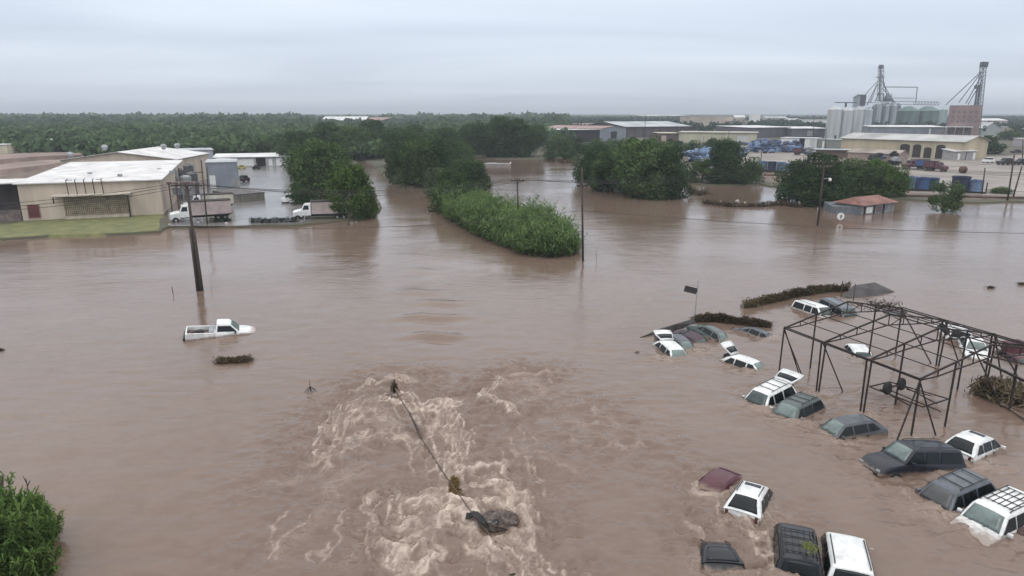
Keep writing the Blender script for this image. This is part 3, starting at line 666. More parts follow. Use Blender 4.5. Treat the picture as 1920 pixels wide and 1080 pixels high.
def bld(name, label, cat, fl, fr, wall_h, dep, wallm, roofm, kind='flat', rise=1.0, over=.35, z=.3, group=None, ang=None, para=0.0):
    """building whose front base runs from photograph point fl to fr; local x along the front, y to the back"""
    a, b = P(*fl, z), P(*fr, z); d = b - a; L_ = d.length
    root = empty(name, label, cat, a, math.atan2(d.y, d.x) if ang is None else ang, group)
    h = wall_h; mb = MB()
    if kind == 'gable_x':      # ridge parallel to the front
        vs = [(0,0,-.6),(L_,0,-.6),(L_,dep,-.6),(0,dep,-.6),(0,0,h),(L_,0,h),(L_,dep,h),(0,dep,h),(0,dep/2,h+rise),(L_,dep/2,h+rise)]
        mb.add(vs, [(0,1,5,4),(1,2,6,9,5),(2,3,7,6),(3,0,4,8,7),(0,3,2,1)])
        rf = MB(); s = rise / (dep / 2); e = over; t = .12
        for y0, y1, z0, z1 in ((-e, dep/2, h - e*s, h+rise), (dep+e, dep/2, h - e*s, h+rise)):
            rf.add([(-e,y0,z0+.01),(L_+e,y0,z0+.01),(L_+e,y1,z1+.01),(-e,y1,z1+.01),(-e,y0,z0+t),(L_+e,y0,z0+t),(L_+e,y1,z1+t),(-e,y1,z1+t)],
                   [(0,1,2,3),(4,7,6,5),(0,4,5,1),(1,5,6,2),(2,6,7,3),(3,7,4,0)])
    elif kind == 'gable_y':    # gable end faces the front
        vs = [(0,0,-.6),(L_,0,-.6),(L_,dep,-.6),(0,dep,-.6),(0,0,h),(L_,0,h),(L_,dep,h),(0,dep,h),(L_/2,0,h+rise),(L_/2,dep,h+rise)]
        mb.add(vs, [(0,1,5,8,4),(1,2,6,5),(2,3,7,9,6),(3,0,4,7),(0,3,2,1)])
        rf = MB(); s = rise / (L_ / 2); e = over; t = .12
        for x0, x1, z0, z1 in ((-e, L_/2, h - e*s, h+rise), (L_+e, L_/2, h - e*s, h+rise)):
            rf.add([(x0,-e,z0+.01),(x1,-e,z1+.01),(x1,dep+e,z1+.01),(x0,dep+e,z0+.01),(x0,-e,z0+t),(x1,-e,z1+t),(x1,dep+e,z1+t),(x0,dep+e,z0+t)],
                   [(0,1,2,3),(4,7,6,5),(0,4,5,1),(1,5,6,2),(2,6,7,3),(3,7,4,0)])
    else:                      # flat or mono pitch rising (rise>0) or falling towards the back
        r = rise if kind == 'shed' else 0
        vs = [(0,0,-.6),(L_,0,-.6),(L_,dep,-.6),(0,dep,-.6),(0,0,h),(L_,0,h),(L_,dep,h+r),(0,dep,h+r)]
        mb.add(vs, [(0,1,5,4),(1,2,6,5),(2,3,7,6),(3,0,4,7),(0,3,2,1)])
        e = over; s = r / dep; t = .18
        rf = MB().add([(-e,-e,h-e*s+.01),(L_+e,-e,h-e*s+.01),(L_+e,dep+e,h+r+e*s+.01),(-e,dep+e,h+r+e*s+.01),(-e,-e,h-e*s+t),(L_+e,-e,h-e*s+t),(L_+e,dep+e,h+r+e*s+t),(-e,dep+e,h+r+e*s+t)],
                      [(0,3,2,1),(4,5,6,7),(0,1,5,4),(1,2,6,5),(2,3,7,6),(3,0,4,7)])
    mb.build('wall', wallm, root); rf.build('roof', roofm, root)
    root['L'] = L_; root['D'] = dep
    def opening(u0, u1, z0, z1, m=darkin, name='window', face='f', frame=None, pr=.03, arch=0):
        """u in metres along the face; a slab 3 cm proud of the wall, with a frame round it"""
        A = MB()
        def pt(u, zz, o):
            return {'f': (u, -o, zz), 'r': (L_ + o, u, zz), 'l': (-o, u, zz), 'b': (u, dep + o, zz)}[face]
        poly = [(u0, z0), (u1, z0), (u1, z1)] + ([((u0+u1)/2 + (u1-u0)/2*math.cos(t_), z1 + arch*math.sin(t_)) for t_ in [math.pi*k/8 for k in range(1, 8)]] if arch else []) + [(u0, z1)]
        n = len(poly); A.add([pt(u, zz, -.05) for u, zz in poly] + [pt(u, zz, pr) for u, zz in poly], [tuple(range(n)), tuple(range(n, 2*n))[::-1]] + [(i, n+i, n+(i+1)%n, (i+1)%n) for i in range(n)])
        o = A.build(name, m, root)
        if frame is not None:
            Fm = MB(); w_ = .09
            for (p, q) in zip(poly, poly[1:] + poly[:1]):
                Fm.tube(pt(*p, pr), pt(*q, pr), w_, w_, 4)
            Fm.build('frame', frame, o)
        return o
    return root, L_, opening

# ---- the beige warehouse, left
H1 = hgt(175, 407, 341, .3)
wh, WL, op = bld('warehouse', 'long beige warehouse with patched white roof and block screen under an awning, on the left', 'warehouse', (44, 414), (307, 402), H1, 38, beige, whroof_old, 'shed', 1.0, .5)
MPX = WL / 263
def uu(px): return (px - 44) * MPX
op(uu(55), uu(76), .4, 2.65, maroon, 'door', frame=mat('door frame paint', (.3, .2, .17), .7))
sc_ = op(uu(122), uu(244), .55, 3.7, mat('screen panel with painted shade', (.20, .17, .12), .9, var=.4), 'screen_wall')  # flat panel, its colour darkened for the shade behind the lattice
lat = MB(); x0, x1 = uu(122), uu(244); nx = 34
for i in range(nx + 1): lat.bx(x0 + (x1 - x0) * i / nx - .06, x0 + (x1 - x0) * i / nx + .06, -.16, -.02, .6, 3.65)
for k in range(9): lat.bx(x0, x1, -.13, -.025, .62 + k * .37, .70 + k * .37)
lat.build('lattice', mat('buff block lattice', (.40, .35, .25), .85, var=.3), sc_)
MB().bx(uu(106), uu(251), -2.0, -.02, 4.0, 4.28).build('awning', mat('awning slab', (.60, .54, .47), .8, var=.2), wh, bevel=.03)
MB().bx(uu(244), uu(247), -1.9, -1.7, -.1, 4.0).build('awning_post', rust, wh)
MB().bx(uu(108), uu(110), -1.9, -1.7, 2.9, 4.0).build('awning_post', rust, wh)
MB().bx(uu(120), uu(246), -1.1, -.03, -.3, .45).build('plinth', mat('pale plinth', (.50, .44, .36), .8), wh)
mb = MB()
for i in range(5):
    x = uu(137) + (uu(201) - uu(137)) * i / 4
    mb.tube((x, -1.6, 4.28), (x - .1, -1.5, 6.75), .07); mb.tube((x - .1, -1.5, 6.75), (x - .05, -.5, 6.85), .05)
mb.tube((uu(137) - .1, -1.5, 6.75), (uu(137) + .8, -1.5, 6.75), .05); mb.tube((uu(201) - .1, -1.5, 6.75), (uu(201) - .9, -1.5, 6.75), .05)
mb.build('sign_frame', rust, wh)
MB().bx(uu(-60), uu(43), .6, 9, H1 + .05, H1 + .25).build('canopy_roof', whroof_old, wh)
MB().bx(uu(-60), uu(43), 8.6, 9, -.3, H1).build('bay_wall', purple, wh)
MB().bx(uu(-60), uu(41), .3, .7, -.3, 1.9).build('low_wall', mat('low wall', (.20, .16, .15), .85, var=.4), wh)
for (x, y) in ((8, 12), (14, 6), (19, 18), (22, 11)): MB().bx(x, x + .7, y, y + .7, H1 + .2, H1 + .8).build('roof_vent', galv, wh)

gd, GL, op = bld('gabled_hall', 'beige gabled hall with white roof joined to the back of the beige warehouse', 'hall', (122, 355), (336, 352), 6.9, 26, beige, whroof_old, 'gable_y', 1.8, .5)
for x, y in ((GL * .72, 14), (GL * .80, 18), (GL * .04, 3), (GL*.2, 12)):
    MB().lathe([(.5, 0), (.5, .5), (.8, .7), (.75, 1.1), (.3, 1.4)], 14, (x, y, 7.3 + (1.3 if 5 < x < GL * .9 else .0))).build('roof_fan', galv, gd, smooth=True)
bld('roof_hut', 'pale flat hut on the earth terraces at the left edge', 'hut', (-20, 301), (17, 301), 6.0, 6, cream2, whroof, 'flat')
# ---- industrial plant between the warehouse and the yard
steel0 = mat('mid grey pipe', (.2, .2, .21), .6, .2)
tk = empty('tank_group', 'cluster of grey drums, pipes and stair tower beside the beige warehouse', 'plant', P(345, 385, .3))
c0 = P(345, 385, .3)
for i, (px, py, r, h) in enumerate([(328,372,1.1,6.6),(341,366,1.0,6.0),(352,372,1.2,5.0),(364,368,1.2,5.4),(334,356,1.0,7.2),(358,356,1.1,6.2)]):
    q = P(px, py, .3) - c0
    MB().lathe([(r, 0), (r, h * .92), (r * .6, h * .98), (.15, h)], 18, q).build('drum', (galv, mat('dark tank steel', (.13, .13, .14), .6, .2, var=.5, scale=1.5))[i % 2], tk, smooth=False)
rd = random.Random(6)
for i in range(26):
    mb = MB()
    a = P(rd.uniform(322, 370), rd.uniform(352, 384), .3) - c0; h = rd.uniform(1.5, 6.5)
    if i % 3: mb.tube(a, a + Vector((0, 0, h)), rd.uniform(.06, .16))
    else: mb.tube(a + Vector((0, 0, h)), a + Vector((rd.uniform(-3, 3), rd.uniform(-1, 1), h + rd.uniform(-.5, .5))), .09)
    mb.build('pipe', (rust, galv, steel0)[i % 3], tk)
mb = MB(); a = P(320, 398, .3) - c0; b_ = P(374, 396, .3) - c0; hz_ = 5.4
mb.box(((a + b_) / 2 + Vector((0, 0, hz_))), ((b_ - a).length, 1.3, .28), math.atan2((b_ - a).y, (b_ - a).x))
for f in (.06, .3, .62, .95): q = a.lerp(b_, f); mb.tube(q, q + Vector((0, 0, hz_)), .13)
mb.build('gantry', mat('red brown gantry steel', (.15, .09, .085), .7, var=.4), tk)
mb = MB()
for f in (.2, .45, .7): q = a.lerp(b_, f); mb.lathe([(.1,0),(.75,.2),(.8,1.4),(.3,1.7)], 14, (q.x, q.y + 1.2, 3.0))
mb.build('hopper', galv, tk)
gb, L_, op = bld('metal_shed', 'blue grey windowless metal shed beside the flooded yard', 'shed', (390, 354), (447, 352), hgt(418, 353, 305, .3), 12, greyw, paleroof, 'flat', 0, .15)
op(.6, 1.9, .2, 3.2, white, 'door'); op(5.4, 7.4, .3, 2.4, greydoor, 'door')
bld('low_annex', 'low grey annex in front of the blue grey metal shed', 'annex', (400, 372), (446, 380), 1.5, 6, mat('olive grey annex wall', (.20, .19, .16), .8, var=.3), mat('dark annex roof', (.13, .12, .12), .8, var=.4), 'flat', 0, .1)
bld('pale_shed', 'pale grey shed with light roof behind the tank cluster', 'shed', (338, 312), (402, 310), 5.3, 14, mat('pale grey wall', (.40, .42, .46), .7, var=.2), paleroof, 'flat')
lw, L_, op = bld('long_low_building', 'long low white building with open dark bay at the head of the flooded yard', 'building', (405, 314), (546, 311), hgt(480, 312, 294, .3), 9, mat('off white wall', (.46, .46, .47), .7, var=.25, scale=.4), whroof, 'shed', .6, .7)
op(L_ * .53, L_ * .66, .0, 3.1, darkin, 'bay_door', frame=galv); op(L_ * .70, L_ * .75, .2, 2.6, white, 'door'); op(L_ * .80, L_ * .88, .2, 2.8, white, 'door'); op(L_ * .02, L_ * .5, .3, 2.6, white, 'panel')
bld('white_hut', 'small flat white hut in front of the long low white building', 'hut', (402, 316), (424, 316), 2.9, 4, mat('off white wall', (.5,.5,.5)), whroof, 'flat')

# ---- buildings beyond the woods
b1, L_, op = bld('far_warehouse', 'white roofed long warehouse rising out of the woods, left of centre', 'warehouse', (604, 238), (684, 238), hgt(644, 238, 226, .3), 44, tanw, whroof, 'gable_x', 5.2, 1.2)
for i in range(6): op(L_ * (.05 + i * .16), L_ * (.14 + i * .16), 1, 7, purple, 'bay_door')
bld('brown_hall', 'brown roofed gabled hall among the trees right of the white roofed warehouse', 'hall', (712, 238), (758, 237), hgt(735, 238, 226, .3), 40, dkbrown, pinkroof, 'gable_y', 4, 1.5)
bld('pale_hut', 'pale low building between the white roofed warehouse and the brown hall', 'building', (686, 237), (706, 237), 5, 10, tanw, paleroof, 'flat')
for i, (x0, x1, yb, yt) in enumerate([(722,768,217.5,213.6),(775,800,229,224),(806,826,231,226),(748,762,226,221),(1046,1060,219,214.5),(1010,1028,220,216.5),(1110,1135,222,218.5),(1150,1160,222,218)]):
    bld('far_roofed_building', 'pale roof showing among the trees near the skyline', 'building', (x0, yb), (x1, yb), hgt(x0, yb, yt, .3), 25, tanw, (whroof, paleroof)[i % 2], 'flat', group='pale roofs near the skyline')
for i, (px, py) in enumerate([(160,247),(98,262),(122,260),(352,259),(360,256),(570,238),(583,240),(206,246),(300,250),(40,255)]):
    b_ = P(px, py, 6.5); o = empty('house', 'tiny pale roof peeping out of the left woods', 'house', (b_.x, b_.y, .3), .3 * i, 'tiny roofs in the left woods')
    MB().bx(-1.6, 1.6, -1.2, 1.2, 0, 5.9).build('wall', tanw, o)
    MB().add([(-1.8,-1.5,5.9),(1.8,-1.5,5.9),(1.8,1.5,5.9),(-1.8,1.5,5.9),(-1.8,0,6.6),(1.8,0,6.6)], [(0,1,5,4),(2,3,4,5),(0,4,3),(1,2,5),(0,3,2,1)]).build('roof', whroof, o)

# ---- right: sheds and town
b2, L_, op = bld('open_sided_shed', 'large open sided shed with white edged red roof behind the scrub row', 'shed', (1028, 266), (1124, 266), hgt(1076, 266, 243.5, .3), 34, darkin, whroof, 'shed', .4, 1.0)
b3, L_, op = bld('grey_gabled_hall', 'blue grey gabled hall with one square black opening, beside the open sided shed', 'hall', (1124, 266), (1173, 263), hgt(1148, 265, 241, .3), 46, greyw, pinkroof, 'gable_y', 1.5, .5)
op(L_ * .40, L_ * .64, 1.5, 6.3, black, 'window', frame=galv)
bld('red_roofed_hall', 'long faded red roof between the two sheds and the dark hall', 'hall', (1040, 251), (1165, 250), hgt(1100, 250, 234, .3), 50, dkbrown, pinkroof, 'shed', .5, 1)
b4, L_, op = bld('dark_hall', 'dark walled hall with broad pale roof and dark gable, right of the blue grey hall', 'hall', (1172, 258), (1292, 256), hgt(1230, 257, 237, .3), 60, dkbrown, paleroof, 'gable_x', 3.4, 1.2)
for i in range(7): op(L_ * (.04 + i * .13), L_ * (.12 + i * .13), .5, 6.5, purple, 'bay_door')
bld('white_long_roof', 'bright white long roof on the skyline above the dark hall', 'building', (1216, 226), (1302, 225), hgt(1250, 226, 217.5, .3), 120, tanw, whroof, 'gable_x', 3, 1)
b5, L_, op = bld('tan_block', 'dusty tan block with small black windows above the pale cream building', 'building', (1290, 243), (1372, 243), hgt(1330, 243, 219, .3), 40, tanw, tanw, 'flat', 0, .2)
for f in (.04, .50, .56, .66): op(L_ * f, L_ * (f + .035), 5, 9, black, 'window')
b5, L_, op = bld('tan_block', 'stepped tan block right of the one with four black windows', 'building', (1372, 244), (1408, 244), hgt(1390, 244, 227, .3), 30, tanw, tanw, 'flat', 0, .2)
op(L_ * .3, L_ * .42, 2, 8, black, 'window')
bld('tan_block', 'small white gabled house on top row of the tan blocks', 'house', (1376, 236), (1396, 236), hgt(1386, 236, 220, .3), 12, tanw, whroof, 'gable_x', 3, .4)
bld('white_tank_house', 'white cube shaped building at the left of the purple grey warehouse', 'building', (1408, 240), (1424, 240), hgt(1416, 240, 214, .3), 10, white, white, 'flat', 0, .1)
b6, L_, op = bld('cream_building', 'long low pale cream building behind the scrub row', 'building', (1272, 268), (1418, 270), hgt(1340, 268, 248, .3), 26, cream2, mat('cream roof', (.46, .43, .37), .7, var=.3, scale=.1), 'flat', 0, .8)
for f in (.32, .42, .63, .74): op(L_ * f, L_ * (f + .012), .1, 4.5, greydoor, 'pilaster')
op(L_ * .75, L_ * .9, .3, 4.6, mat('white roller door', (.6, .6, .58), .6), 'door')
b7, L_, op = bld('brick_annex', 'brown brick annex at the left end of the pale cream building', 'annex', (1236, 268), (1272, 268), hgt(1255, 268, 250, .3), 20, mat('brown brick', (.12, .075, .065), .85, var=.4), cream2, 'flat', 0, .6)
op(L_ * .1, L_ * .35, 1, 4.5, tanw, 'door')
b8, L_, op = bld('purple_grey_warehouse', 'purple grey warehouse with white roof between the white cube building and the silos', 'warehouse', (1407, 259), (1482, 257), hgt(1440, 258, 239, .3), 34, slate, whroof, 'shed', .8, .6)
b9, L_, op = bld('purple_grey_warehouse', 'shorter purple grey warehouse with white roof right beside the silos', 'warehouse', (1483, 258), (1549, 258), hgt(1515, 258, 241, .3), 30, slate, whroof, 'shed', .8, .6)
op(L_ * .45, L_ * .60, 1, 5, greydoor, 'door')
bld('low_grey_building', 'low pale roofed building on the skyline above the purple grey warehouse', 'building', (1434, 237), (1476, 237), hgt(1455, 237, 221, .3), 30, tanw, paleroof, 'gable_x', 2, .5, group='low pale roofed buildings left of the silos')
bld('low_grey_building', 'low pale roofed building just left of the silos', 'building', (1478, 238), (1504, 238), hgt(1490, 238, 225, .3), 30, tanw, paleroof, 'gable_x', 2, .5, group='low pale roofed buildings left of the silos')
bld('low_grey_building', 'white walled building half hidden by the first silo', 'building', (1512, 240), (1552, 240), hgt(1530, 240, 224, .3), 26, white, paleroof, 'flat', 0, .5, group='low pale roofed buildings left of the silos')
b10, L_, op = bld('white_workshop', 'small white workshop with black doorway left of the yellow warehouse', 'workshop', (1462, 277), (1530, 279), hgt(1500, 278, 259, .3), 9, white, whroof, 'flat', 0, .4)
op(L_ * .52, L_ * .68, .1, 5.2, black, 'bay_door', frame=white); op(L_ * .82, L_ * .97, .1, 4.6, mat('white roller door', (.6, .6, .58)), 'door')
b11, L_, op = bld('grey_green_shed', 'grey green low shed between the white workshop and the yellow warehouse', 'shed', (1532, 279), (1577, 281), hgt(1555, 280, 262, .3), 9, mat('grey green wall', (.26, .28, .25), .8, var=.3), paleroof, 'flat', 0, .2)
op(L_ * .2, L_ * .28, .1, 4, white, 'door')
b12, L_, op = bld('flat_canopy_shed', 'brown open canopy in front of the grey green shed', 'canopy', (1532, 296), (1592, 297), 3.3, 6, mat('brown canopy wall', (.17, .11, .09), .8, var=.3), paleroof, 'flat', 0, 1.2)

yw, YL, op = bld('yellow_warehouse', 'long yellow warehouse with four dark arched doorways beyond the gravel yard', 'warehouse', (1575, 288), (1802, 300), hgt(1740, 297, 264, .3), 20, cream, mat('greyish white roof', (.42, .42, .42), .6, var=.3, scale=.1), 'gable_x', 2.1, .9)
a = P(1575, 288, .3); bq = P(1802, 300, .3)
def ux(px):
    lo, hi = 0, 1
    for _ in range(30):
        m_ = (lo + hi) / 2; p = a.lerp(bq, m_)
        if 960 + FPX * p.x / depth(p) < px: lo = m_
        else: hi = m_
    return lo * YL
arch_in = mat('dark arched doorway', (.045, .032, .034), .9, var=.4)
for x0, x1, hh in ((1685, 1704, 4.6), (1709, 1725, 4.6), (1730, 1745, 3.6), (1752, 1770, 4.8)):
    op(ux(x0), ux(x1), 0, hh, arch_in, 'arched_doorway', arch=.9, frame=cream2)
for x in (1704.5, 1727, 1749, 1772): op(ux(x) , ux(x) + .5, 0, 6.6, cream2, 'pilaster', pr=.14)
lb, L_, op = bld('low_brown_roofed_shed', 'low shed with brown roof in front of the left half of the yellow warehouse', 'shed', (1588, 302), (1682, 307), 3.4, 9, mat('tan lean-to wall', (.33, .26, .22), .8, var=.3), mat('tan lean-to roof', (.30, .25, .22), .7, var=.3, scale=.2), 'gable_x', 1.2, .4)
gs, L_, op = bld('white_roofed_store', 'small grey store with white roof at the right end of the yellow warehouse', 'store', (1786, 300.5), (1828, 299.5), 3.4, 5, mat('grey store wall', (.36, .35, .35), .7, var=.25), whroof, 'shed', .6, .5)
op(L_ * .20, L_ * .30, .1, 2.6, white, 'door'); op(L_ * .55, L_ * .58, .0, 3.3, black, 'post'); op(L_ * .88, L_ * .98, .1, 2.8, white, 'door')
gw, L_, op = bld('grey_warehouse', 'blue grey warehouse with white roof edge between the silos and the yellow warehouse', 'warehouse', (1630, 258), (1770, 259), hgt(1700, 258, 238, .3), 30, greyw, whroof, 'shed', .8, .8)
op(L_ * .79, L_ * .81, 0, 7, white, 'pilaster'); op(L_ * .9, L_ * .97, .2, 6.5, greydoor, 'door')
bk, L_, op = bld('brick_mill', 'tall windowed brick mill building under the leaning conveyor tower', 'mill', (1772, 262), (1832, 263), hgt(1800, 262, 198, .3), 24, mat('weathered mill brick', (.27, .195, .185), .85, var=.45, scale=.12, c2=(.16, .12, .12)), paleroof, 'flat', 0, .2)
Hm = hgt(1800, 262, 198, .3)
MB().bx(-1.5, L_ * .8, -6, 0, 8.6, 9.1).build('loading_canopy', whroof, bk)
for i in range(4): MB().tube((L_ * (.0 + i * .26), -5.8, -.3), (L_ * (.0 + i * .26), -5.8, 8.6), .25).build('canopy_post', galv, bk)
for r_ in range(3):
    for i in range(5): op(L_ * (.08 + i * .18), L_ * (.16 + i * .18), Hm * .50 + r_ * 3.2, Hm * .50 + r_ * 3.2 + 1.7, mat('dusty mill window', (.16, .12, .13), .4), 'window')
for i in range(4): op(L_ * (.04 + i * .22), L_ * (.14 + i * .22), 1, 6, mat('dusty mill window', (.16, .12, .13)), 'window')
g1, L_, op = bld('pale_green_shed', 'pale green gabled shed right of the brick mill', 'shed', (1840, 259), (1874, 257), hgt(1856, 258, 240, .3), 26, mat('pale green sheet wall', (.33, .38, .38), .6, var=.2), paleroof, 'gable_y', 4.2, .6)
op(-.0, L_ * .18, 5, 9, black, 'window')
bld('white_roofed_hall', 'long white roof behind the pale green gabled shed', 'hall', (1832, 246), (1886, 246), hgt(1850, 246, 226, .3), 30, tanw, whroof, 'gable_x', 2, .5)
bld('maroon_shed', 'long maroon walled shed at the right edge beyond the yard', 'shed', (1898, 250), (1960, 252), hgt(1915, 250, 241, .3), 20, mat('maroon sheet wall', (.16, .07, .085), .7, var=.3), paleroof, 'flat')
bld('white_trailer', 'white flat roofed trailer building at the far right edge', 'trailer', (1898, 274), (1958, 276), 4.2, 8, mat('lilac white wall', (.42, .38, .42), .7), whroof, 'flat')
bld('pale_long_shed', 'pale dusty shed with tan roof behind the dark bush', 'shed', (1815, 284), (1868, 270), 4.5, 14, tanw, mat('tan gravel roof', (.42, .37, .32), .8, var=.3), 'flat')
for i, (x0, x1, yb, yt) in enumerate([(1880,1898,252,238),(1190,1212,222,216.5),(1340,1352,216,212.5),(1444,1462,217,213.5),(1080,1100,228,224)]):
    bld('far_roofed_building', 'pale low building in the far town', 'building', (x0, yb), (x1, yb), hgt(x0, yb, yt, .3), 20, tanw, paleroof, 'flat', group='pale low buildings of the far town')
rb = random.Random(17); lm = [mat('far ochre wall', (.36, .29, .21), .8), tanw, mat('far grey wall', (.25, .25, .27), .8), mat('far brick wall', (.2, .12, .1), .8)]; lr = [whroof, paleroof, pinkroof, mat('far dark roof', (.12, .11, .12), .8), mat('far tan roof', (.34, .29, .25), .8)]
for i in range(34):
    x0 = rb.uniform(1075, 1545) if i < 25 else rb.uniform(1845, 1915); yb = rb.uniform(219, 234) if i < 25 else rb.uniform(228, 246); wpx = rb.uniform(9, 26)
    bld('far_roofed_building', 'small low building in the jumble of far town roofs', 'building', (x0, yb), (x0 + wpx, yb + rb.uniform(-.25, .25)), rb.uniform(3.5, 7), rb.uniform(8, 22), rb.choice(lm), rb.choice(lr), rb.choice(['flat', 'gable_x', 'gable_x', 'shed']), rb.uniform(1, 2.2), .4, group='jumble of far town roofs')
# flooded building at the far end of the water and the red roofed shed
sh = empty('red_roofed_shed', 'flooded grey shed with faded red hipped roof standing in the water on the right', 'shed', P(1562, 399))
s0 = P(1562, 399); A = P(1616, 403) - s0; B = P(1676, 396) - s0; A.z = B.z = 0; Hs = hgt(1616, 402, 384); dW = B - A; dB = Vector((-dW.y, dW.x, 0)).normalized() * 5.5
mb = MB(); Cn = A + dB; up_ = Vector((0, 0, Hs)); dn = Vector((0, 0, -.8))
mb.add([A + dn, B + dn, B + dB + dn, A + dB + dn, A + up_, B + up_, B + dB + up_, A + dB + up_], [(0,1,5,4),(1,2,6,5),(2,3,7,6),(3,0,4,7)]); mb.build('wall', mat('dusty grey shed wall', (.27, .27, .28), .8, var=.3), sh)
e1 = dW.normalized(); e2 = dB.normalized(); rr_ = [A - e1*.5 - e2*.5 + up_, B + e1*.5 - e2*.5 + up_, B + dB + e1*.5 + e2*.5 + up_, A + dB - e1*.5 + e2*.5 + up_]
rt = [(rr_[0]+rr_[3])/2 + e1*1.8 + Vector((0,0,1.15)), (rr_[1]+rr_[2])/2 - e1*1.8 + Vector((0,0,1.15))]
MB().add(rr_ + rt, [(0,1,5,4),(1,2,5),(2,3,4,5),(3,0,4),(0,3,2,1)]).build('roof', redroof, sh)
# left wing
W0 = Vector((0, .4, 0)); W1 = A - e1 * .02 + e2 * .3
mb = MB(); hw = Vector((0, 0, Hs * .8)); bk_ = Vector((.6, 5, 0))
mb.add([W0 + dn, W1 + dn, W1 + bk_ + dn, W0 + bk_ + dn, W0 + hw*.8, W1 + hw, W1 + bk_ + hw*1.15, W0 + bk_ + hw], [(0,1,5,4),(1,2,6,5),(2,3,7,6),(3,0,4,7),(4,5,6,7)]); mb.build('wing', mat('blue grey shed wing', (.15, .17, .19), .7, var=.3), sh)
def onA(f, z0, z1, wd, m, nm):
    q0 = A + dW * f - e2 * .04; q1 = A + dW * (f + wd) - e2 * .04; MB().add([q0 + Vector((0,0,z0)), q1 + Vector((0,0,z0)), q1 + Vector((0,0,z1)), q0 + Vector((0,0,z1))], [(0,1,2,3)]).build(nm, m, sh, solid=.05)
onA(.04, -.3, Hs - .3, .05, black, 'post'); onA(.34, -.3, Hs - .2, .04, black, 'post'); onA(.62, -.3, Hs - .2, .06, black, 'post'); onA(.12, .2, Hs - .5, .18, white, 'window'); onA(.42, .3, Hs - .5, .16, mat('dusty mill window', (.16, .12, .13)), 'window')

# ------------------------------------------------------------ grain elevator
silo_w = mat('white silo concrete', (0.50, 0.52, 0.54), .6, var=.22, scale=.25, streak=True)
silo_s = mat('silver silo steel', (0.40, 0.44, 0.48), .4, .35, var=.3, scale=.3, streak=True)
silo_d = mat('silo steel with painted shade', (0.16, 0.18, 0.21), .5, .3, var=.3, streak=True)  # darker copy of the silver steel, shade put into the colour
tank_g = mat('green tank paint', (0.105, 0.165, 0.155), .55, .1, var=.25, scale=.15, streak=True)
steel = mat('dark conveyor steel', (0.12, 0.13, 0.15), .6, .2, var=.3)
def silo(name, label, px, pyb, pyt, wpx, m, cap=.12, rings=6, group=None, skirt=None, cat='silo', rail=True):
    b = P(px, pyb, .3); h = hgt(px, pyb, pyt, .3); r = wpx / 2 * depth(b) / FPX
    o = empty(name, label, cat, b + Vector((0, r, 0)), 0, group)
    prof = []
    for k in range(rings): z0, z1 = h * (1 - cap) * k / rings, h * (1 - cap) * (k + 1) / rings; prof += [(r, z0), (r, z1 - .25), (r * 1.012, z1 - .2), (r * 1.012, z1 - .02)]
    MB().lathe(prof, 28).build('shell', m, o)
    MB().lathe([(r * 1.03, h * (1 - cap)), (r * .35, h * .985), (r * .18, h)], 28).build('cap', m, o)
    MB().bx(-r * .12, r * .12, -r - .12, -r * .9, 0, h * .10).build('door', black, o)
    if rail:
        mb = MB()
        for s in (-.25, .25): mb.tube((r * .7 + s, -r * .78, 0), (r * .7 + s, -r * .78, h * .9), .07, n=4)
        for k in range(12): mb.tube((r * .7 - .25, -r * .78, h * .07 * (k + 1)), (r * .7 + .25, -r * .78, h * .07 * (k + 1)), .05, n=4)
        mb.build('ladder', steel, o)
    return o, r, h
silo('silo', 'wide white silo, leftmost of the grain elevator', 1566, 260, 198, 26, silo_w, group='silos of the grain elevator')
silo('silo', 'white silo second from the left in the grain elevator', 1588, 260, 200, 22, silo_w, group='silos of the grain elevator')
silo('silo', 'white silo with dark patches, third from the left, carrying a tall head house', 1608, 259, 198, 21, silo_w, group='silos of the grain elevator')
silo('silo', 'silver silo fourth from the left, just left of the blue grey warehouse', 1626, 256, 200, 16, silo_s, group='silos of the grain elevator')
silo('slim_silo', 'slim tall silver bin left of the four small bins', 1645, 243, 189, 13, silo_s, group='slim bins under the conveyor tower')
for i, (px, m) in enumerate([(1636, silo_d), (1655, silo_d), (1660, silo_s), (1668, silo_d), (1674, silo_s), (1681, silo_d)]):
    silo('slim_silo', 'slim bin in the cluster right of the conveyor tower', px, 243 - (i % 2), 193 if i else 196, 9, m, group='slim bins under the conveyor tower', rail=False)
silo('green_tank', 'left one of the two fat dark green tanks', 1709, 243, 199, 39, tank_g, .2, 5, group='dark green tanks', rail=False)
silo('green_tank', 'right one of the two fat dark green tanks', 1747, 243, 199, 42, tank_g, .2, 5, group='dark green tanks', rail=False)
silo('green_tank', 'narrow pale green tank beside the brick mill', 1768, 246, 201, 13, mat('pale green tank', (.33, .42, .41), .5, .1, streak=True), .1, 5, group='dark green tanks', rail=False)
def at(px, py, Yw):
    """point at world distance Yw seen at (px, py)"""
    v = (py - 540) / FPX; z = CAMH - Yw * (v * cp + sp_) / (cp - v * sp_); d = Yw * cp + (CAMH - z) * sp_
    return Vector(((px - 960) / FPX * d, Yw, z))
Y1 = P(1608, 259, .3).y + 6; Y2 = P(1660, 243, .3).y + 8; Y3 = P(1800, 262, .3).y + 8
hd = empty('head_house', 'pale metal head house perched on the third white silo', 'tower', at(1610, 200, Y1))
r0 = hd.location
def rel(px, py, Yw, o): return at(px, py, Yw) - o
w_ = 5.5; MB().box(rel(1609, 191, Y1, r0), (w_, 5, 7.5)).build('cabin', silo_s, hd)
MB().box(rel(1616, 188, Y1 - 1, r0), (w_ * .7, 4, 8)).build('stair_cage', steel, hd)
